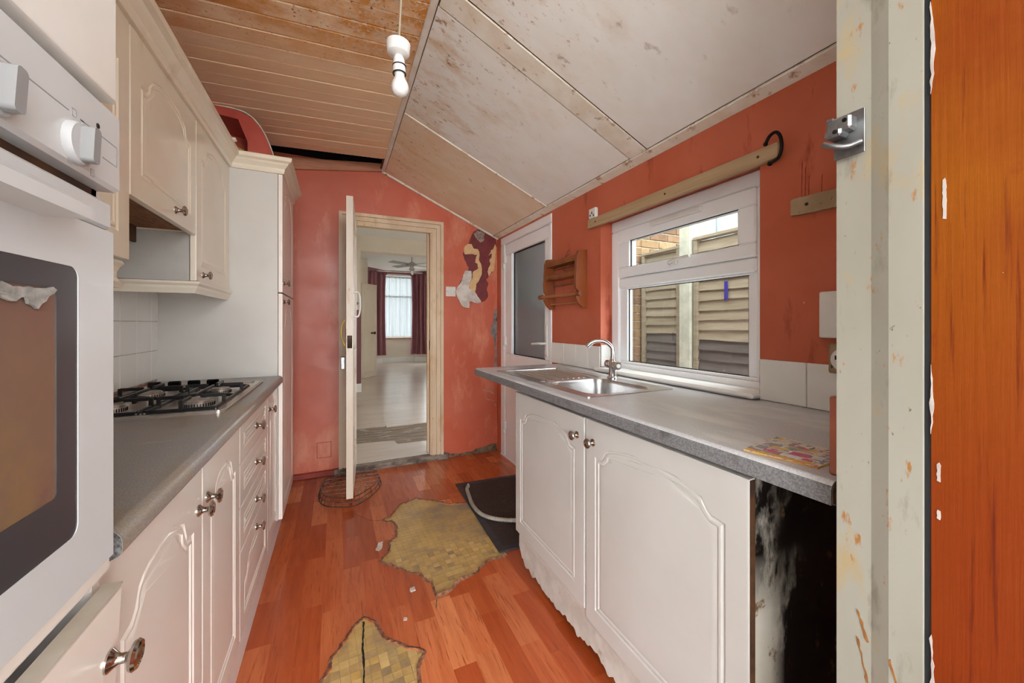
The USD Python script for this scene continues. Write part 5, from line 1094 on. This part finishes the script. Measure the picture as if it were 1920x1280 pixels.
sr.part('dowel', tube([(XR - 0.028, 1.870, 1.292), (XR - 0.028, 2.235, 1.292)], 0.006, 10), 'wood_rack_pale', smooth=50)
for a, b in (((XR - 0.055, 2.04, 1.545), (XR - 0.03, 2.01, 1.625)), ((XR - 0.05, 2.07, 1.555), (XR - 0.02, 2.02, 1.600)), ((XR - 0.06, 2.03, 1.50), (XR - 0.03, 2.0, 1.475))):
    sr.part('spike', tube([a, b], [0.0022, 0.0009], 6), 'black_metal')
bt = Thing('curtain_batten', 'long bare pine batten fixed above the kitchen window', 'batten', (XR - 0.02, 1.3, 1.73))
bt.part('batten', box(XR - 0.024, XR - 0.0005, 0.775, 1.822, 1.712, 1.762, 0.0015), 'pine')
bt.part('screw', cat_([lathe([(0, 0), (0.005, 0), (0.004, 0.002), (0, 0.002)], (XR - 0.0235, y_, 1.737), (-1, 0, 0), 10) for y_ in (0.84, 1.25, 1.75)]), 'rust_dark')
bh = Thing('curtain_bracket', 'black curved curtain bracket hooked on the batten end', 'bracket', (XR - 0.03, 0.77, 1.74))
bh.part('hook', tube(curve([(XR - 0.028, 0.812, 1.768), (XR - 0.034, 0.795, 1.786), (XR - 0.036, 0.774, 1.790), (XR - 0.036, 0.760, 1.770), (XR - 0.036, 0.756, 1.735), (XR - 0.034, 0.766, 1.706), (XR - 0.030, 0.795, 1.697)], 40), 0.0052, 10), 'black_metal', smooth=50)
bh.part('finial', cat_([trimesh.creation.icosphere(2, 0.008).apply_translation((XR - 0.029, 0.797, 1.697)), trimesh.creation.icosphere(2, 0.007).apply_translation((XR - 0.028, 0.812, 1.768))]), 'black_metal', smooth=True)
jx = Thing('junction_box', 'small white connection box at the left end of the batten', 'junction box', (XR - 0.01, 1.78, 1.77))
jx.part('box', box(XR - 0.022, XR, 1.752, 1.815, 1.7625, 1.822, 0.004), 'white_plastic')
jx.part('terminals', cat_([box(XR - 0.0225, XR - 0.021, y_, y_ + 0.008, 1.772 + dz, 1.785 + dz) for y_, dz in ((1.765, 0.0), (1.78, 0.016), (1.795, 0.004))]), 'print_black')
bb = Thing('batten_offcut', 'short stained timber offcut fixed right of the window', 'batten', (XR - 0.01, 0.6, 1.53))
bb.part('timber', ext_x(rough(Polygon([(0.36, 1.497), (0.742, 1.510), (0.742, 1.562), (0.36, 1.552)]), 0.0012, 0.01, 95), XR - 0.014, XR - 0.0005), 'pine_dirty')
bb.part('nail_hole', lathe([(0, 0), (0.005, 0), (0.005, 0.001), (0, 0.001)], (XR - 0.0142, 0.695, 1.535), (-1, 0, 0), 12), 'print_black')
sw = Thing('blank_box', 'white blank wall box above the socket, half hidden by the jamb', 'switch box', (XR - 0.02, 0.6, 1.19))
sw.part('back_box', box(XR - 0.030, XR, 0.520, 0.655, 1.122, 1.258, 0.004), 'white_plastic')
sw.part('face_plate', box(XR - 0.038, XR - 0.030, 0.520, 0.650, 1.122, 1.258, 0.003), 'white_plastic')
so_ = Thing('socket_outlet', 'grubby broken socket with a white round insert above the tiles', 'socket', (XR - 0.02, 0.6, 1.06))
so_.part('plate', box(XR - 0.018, XR, 0.500, 0.637, 1.018, 1.105, 0.004), 'pine_dirty')
so_.part('insert', lathe([(0, 0), (0.034, 0), (0.034, 0.014), (0.028, 0.018), (0, 0.018)], (XR - 0.018, 0.590, 1.060), (-1, 0, 0), 28), 'white_plastic', smooth=35)
so_.part('pin_hole', cat_([box(XR - 0.0368, XR - 0.0355, 0.606, 0.611, 1.060, 1.072), box(XR - 0.0368, XR - 0.0355, 0.580, 0.588, 1.048, 1.052), box(XR - 0.0368, XR - 0.0355, 0.588, 0.594, 1.074, 1.082)]), 'print_black')
ks = Thing('light_switch', 'white double light switch between doorway and peeling paint', 'light switch', (0.9, YB, 1.445))
ks.part('plate', box(0.856, 0.944, YB - 0.010, YB, 1.402, 1.488, 0.003), 'white_plastic')
for x_ in (0.884, 0.912): ks.part('rocker', box(x_ - 0.006, x_ + 0.006, YB - 0.0145, YB - 0.009, 1.433, 1.457, 0.0015), 'white_gloss')
ks.part('screw', cat_([lathe([(0, 0), (0.0035, 0), (0.003, 0.001), (0, 0.001)], (x_, YB - 0.0102, 1.445), (0, -1, 0), 10) for x_ in (0.866, 0.934)]), 'galvanised')
lk = Thing('latch_keep', 'galvanised roller-catch keep screwed to the near door jamb', 'latch', (0.69, 0.30, 1.44))
lk.part('plate', cat_([box(0.6915, 0.6937, 0.288, 0.3255, 1.412, 1.476, 0.0005), box(0.672, 0.6937, 0.318, 0.3255, 1.466, 1.470)]), 'galvanised')
lk.part('housing', cat_([box(0.672, 0.6925, 0.296, 0.327, 1.447, 1.468, 0.003), box(0.668, 0.6925, 0.306, 0.328, 1.440, 1.452, 0.003)]), 'galvanised')
lk.part('jaw', tube(curve([(0.690, 0.292, 1.428), (0.676, 0.302, 1.422), (0.668, 0.316, 1.426), (0.670, 0.328, 1.434)], 16), 0.004, 8), 'galvanised', smooth=50)
lk.part('screw', cat_([lathe([(0, 0), (0.003, 0), (0.003, 0.001), (0, 0.001)], p_, (-1, 0, 0), 10) for p_ in ((0.668, 0.313, 1.446), (0.672, 0.303, 1.460))]), 'black_metal')

# ================================================================ pendant lamp
pd = Thing('pendant_lamp', 'bare white bulb on a dropped pendant below the ridge', 'lamp', (0.19, 1.30, 2.39))
px0 = np.array((0.186, 1.30, 0))
pd.part('cable', tube(curve([(0.197, 1.30, 2.392), (0.193, 1.30, 2.25), (0.186, 1.30, 2.10)], 20), 0.0035, 8), 'cable_beige', smooth=50)
pd.part('rose_cover', lathe([(0, 0), (0.018, 0), (0.033, 0.006), (0.036, 0.010), (0.039, 0.040), (0.0375, 0.042), (0.0, 0.036)], (0.183, 1.30, 2.046), (0.02, 0, 1), 36), 'lamp_white', smooth=35)
pd.part('lamp_holder', lathe([(0, 0), (0.0205, 0), (0.0205, 0.022), (0.0185, 0.026), (0.0185, 0.044), (0.016, 0.052), (0.011, 0.062), (0, 0.062)], (0.187, 1.30, 1.988), (-0.03, 0, 1), 28), 'lamp_white', smooth=35)
pd.part('holder_ring', cat_([lathe([(0.0175, 0), (0.0216, 0), (0.0216, 0.003), (0.0175, 0.003)], (0.187, 1.30, z_), (-0.03, 0, 1), 28) for z_ in (1.987, 2.012)]), 'print_black')
pd.part('bulb', lathe([(0, 0), (0.010, 0.001), (0.020, 0.006), (0.0265, 0.016), (0.0285, 0.028), (0.0265, 0.040), (0.021, 0.052), (0.0165, 0.062), (0.0155, 0.074), (0, 0.074)], (0.190, 1.30, 1.915), (-0.03, 0, 1), 36), 'bulb_glass', smooth=50)

# ================================================================ on the floor
mt = Thing('door_mat', 'dark ribbed rubber door mat in front of the side door', 'mat', (1.0, 2.2, 0))
mq = Polygon([(0.775, 2.672), (1.255, 2.640), (1.225, 1.762), (0.748, 1.784)])
mt.part('border', ext_z(mq.difference(mq.buffer(-0.035, join_style='mitre')), 0.0012, 0.010), 'mat_border')
mt.part('pile', ext_z(mq.buffer(-0.035, join_style='mitre'), 0.0012, 0.0075), 'mat_rubber')
hs = Thing('hose', 'grey flexible waste hose curling across the mat', 'hose', (0.85, 2.2, 0.01))
hp_ = curve([(0.838, 2.565, 0.0245), (0.815, 2.52, 0.024), (0.796, 2.42, 0.0235), (0.776, 2.28, 0.0235), (0.786, 2.16, 0.0235), (0.835, 2.075, 0.0235), (0.92, 2.015, 0.0235), (1.04, 1.97, 0.022), (1.2, 1.96, 0.024)], 160)
hs.part('tube', tube(hp_, 0.0115 + 0.0012 * np.sin(np.arange(len(hp_)) * 1.9), 12), 'hose_grey', smooth=50)
hs.part('end_fitting', tube([hp_[0] + np.array((0.004, 0.012, 0.004)), hp_[0]], 0.0085, 10), 'white_plastic', smooth=50)
bk_ = Thing('wire_basket', 'low rusty wire rack on the floor under the open door', 'wire rack', (0.1, 2.87, 0))
ring = curve([(-0.108, 2.80, 0), (-0.075, 2.715, 0), (-0.022, 2.67, 0), (0.086, 2.625, 0), (0.175, 2.69, 0), (0.245, 2.79, 0), (0.292, 2.93, 0), (0.262, 3.08, 0), (0.12, 3.12, 0), (-0.05, 3.08, 0), (-0.11, 2.95, 0), (-0.108, 2.80, 0)], 110)[:-1]
cen = ring.mean(0)
def lev(s, z): r = cen + (ring - cen) * s; r[:, 2] = z; return r
bk_.part('base_ring', tube(lev(1, 0.004), 0.0026, 6, True), 'wire', smooth=60)
bk_.part('top_ring', tube(lev(0.93, 0.055), 0.0026, 6, True), 'wire', smooth=60)
bk_.part('middle_ring', tube(lev(0.965, 0.03), 0.0018, 6, True), 'wire', smooth=60)
for k in range(0, len(ring), 5): bk_.part('upright', tube([lev(1, 0.004)[k], lev(0.93, 0.055)[k]], 0.0016, 6), 'wire', smooth=60)
tp_ = Polygon(lev(0.93, 0)[:, :2])
for a in np.linspace(-0.08, 0.26, 9):
    g = LineString([(a - 0.15, 2.4), (a + 0.02, 3.3)]).intersection(tp_)
    if not g.is_empty: c_ = np.array(g.coords); bk_.part('grid_wire', tube([(*c_[0], 0.056), (*c_[-1], 0.056)], 0.0016, 6), 'wire', smooth=60)
for b_ in np.linspace(2.72, 3.06, 6):
    g = LineString([(-0.3, b_ + 0.02), (0.5, b_ - 0.02)]).intersection(tp_)
    if not g.is_empty: c_ = np.array(g.coords); bk_.part('grid_wire', tube([(*c_[0], 0.0585), (*c_[-1], 0.0585)], 0.0018, 6), 'wire', smooth=60)
for lab, pts, sd in (('pale sliver of lino beside the larger hole', [(0.180, 2.07), (0.200, 2.135), (0.222, 2.140), (0.212, 2.075), (0.195, 2.06)], 1), ('grey crumb of plaster between the two floor holes', [(0.288, 1.685), (0.290, 1.712), (0.310, 1.712), (0.313, 1.688)], 2), ('tiny white paint chip right of the nearer floor hole', [(0.236, 1.535), (0.240, 1.550), (0.252, 1.546), (0.250, 1.532)], 3)):
    f_ = Thing('floor_scrap', lab, 'scrap', (*np.mean(pts, 0), 0))
    f_.part('scrap', ext_z(rough(Polygon(pts), 0.002, 0.006, 96 + sd), 0.0002, 0.003), 'white_plaster')
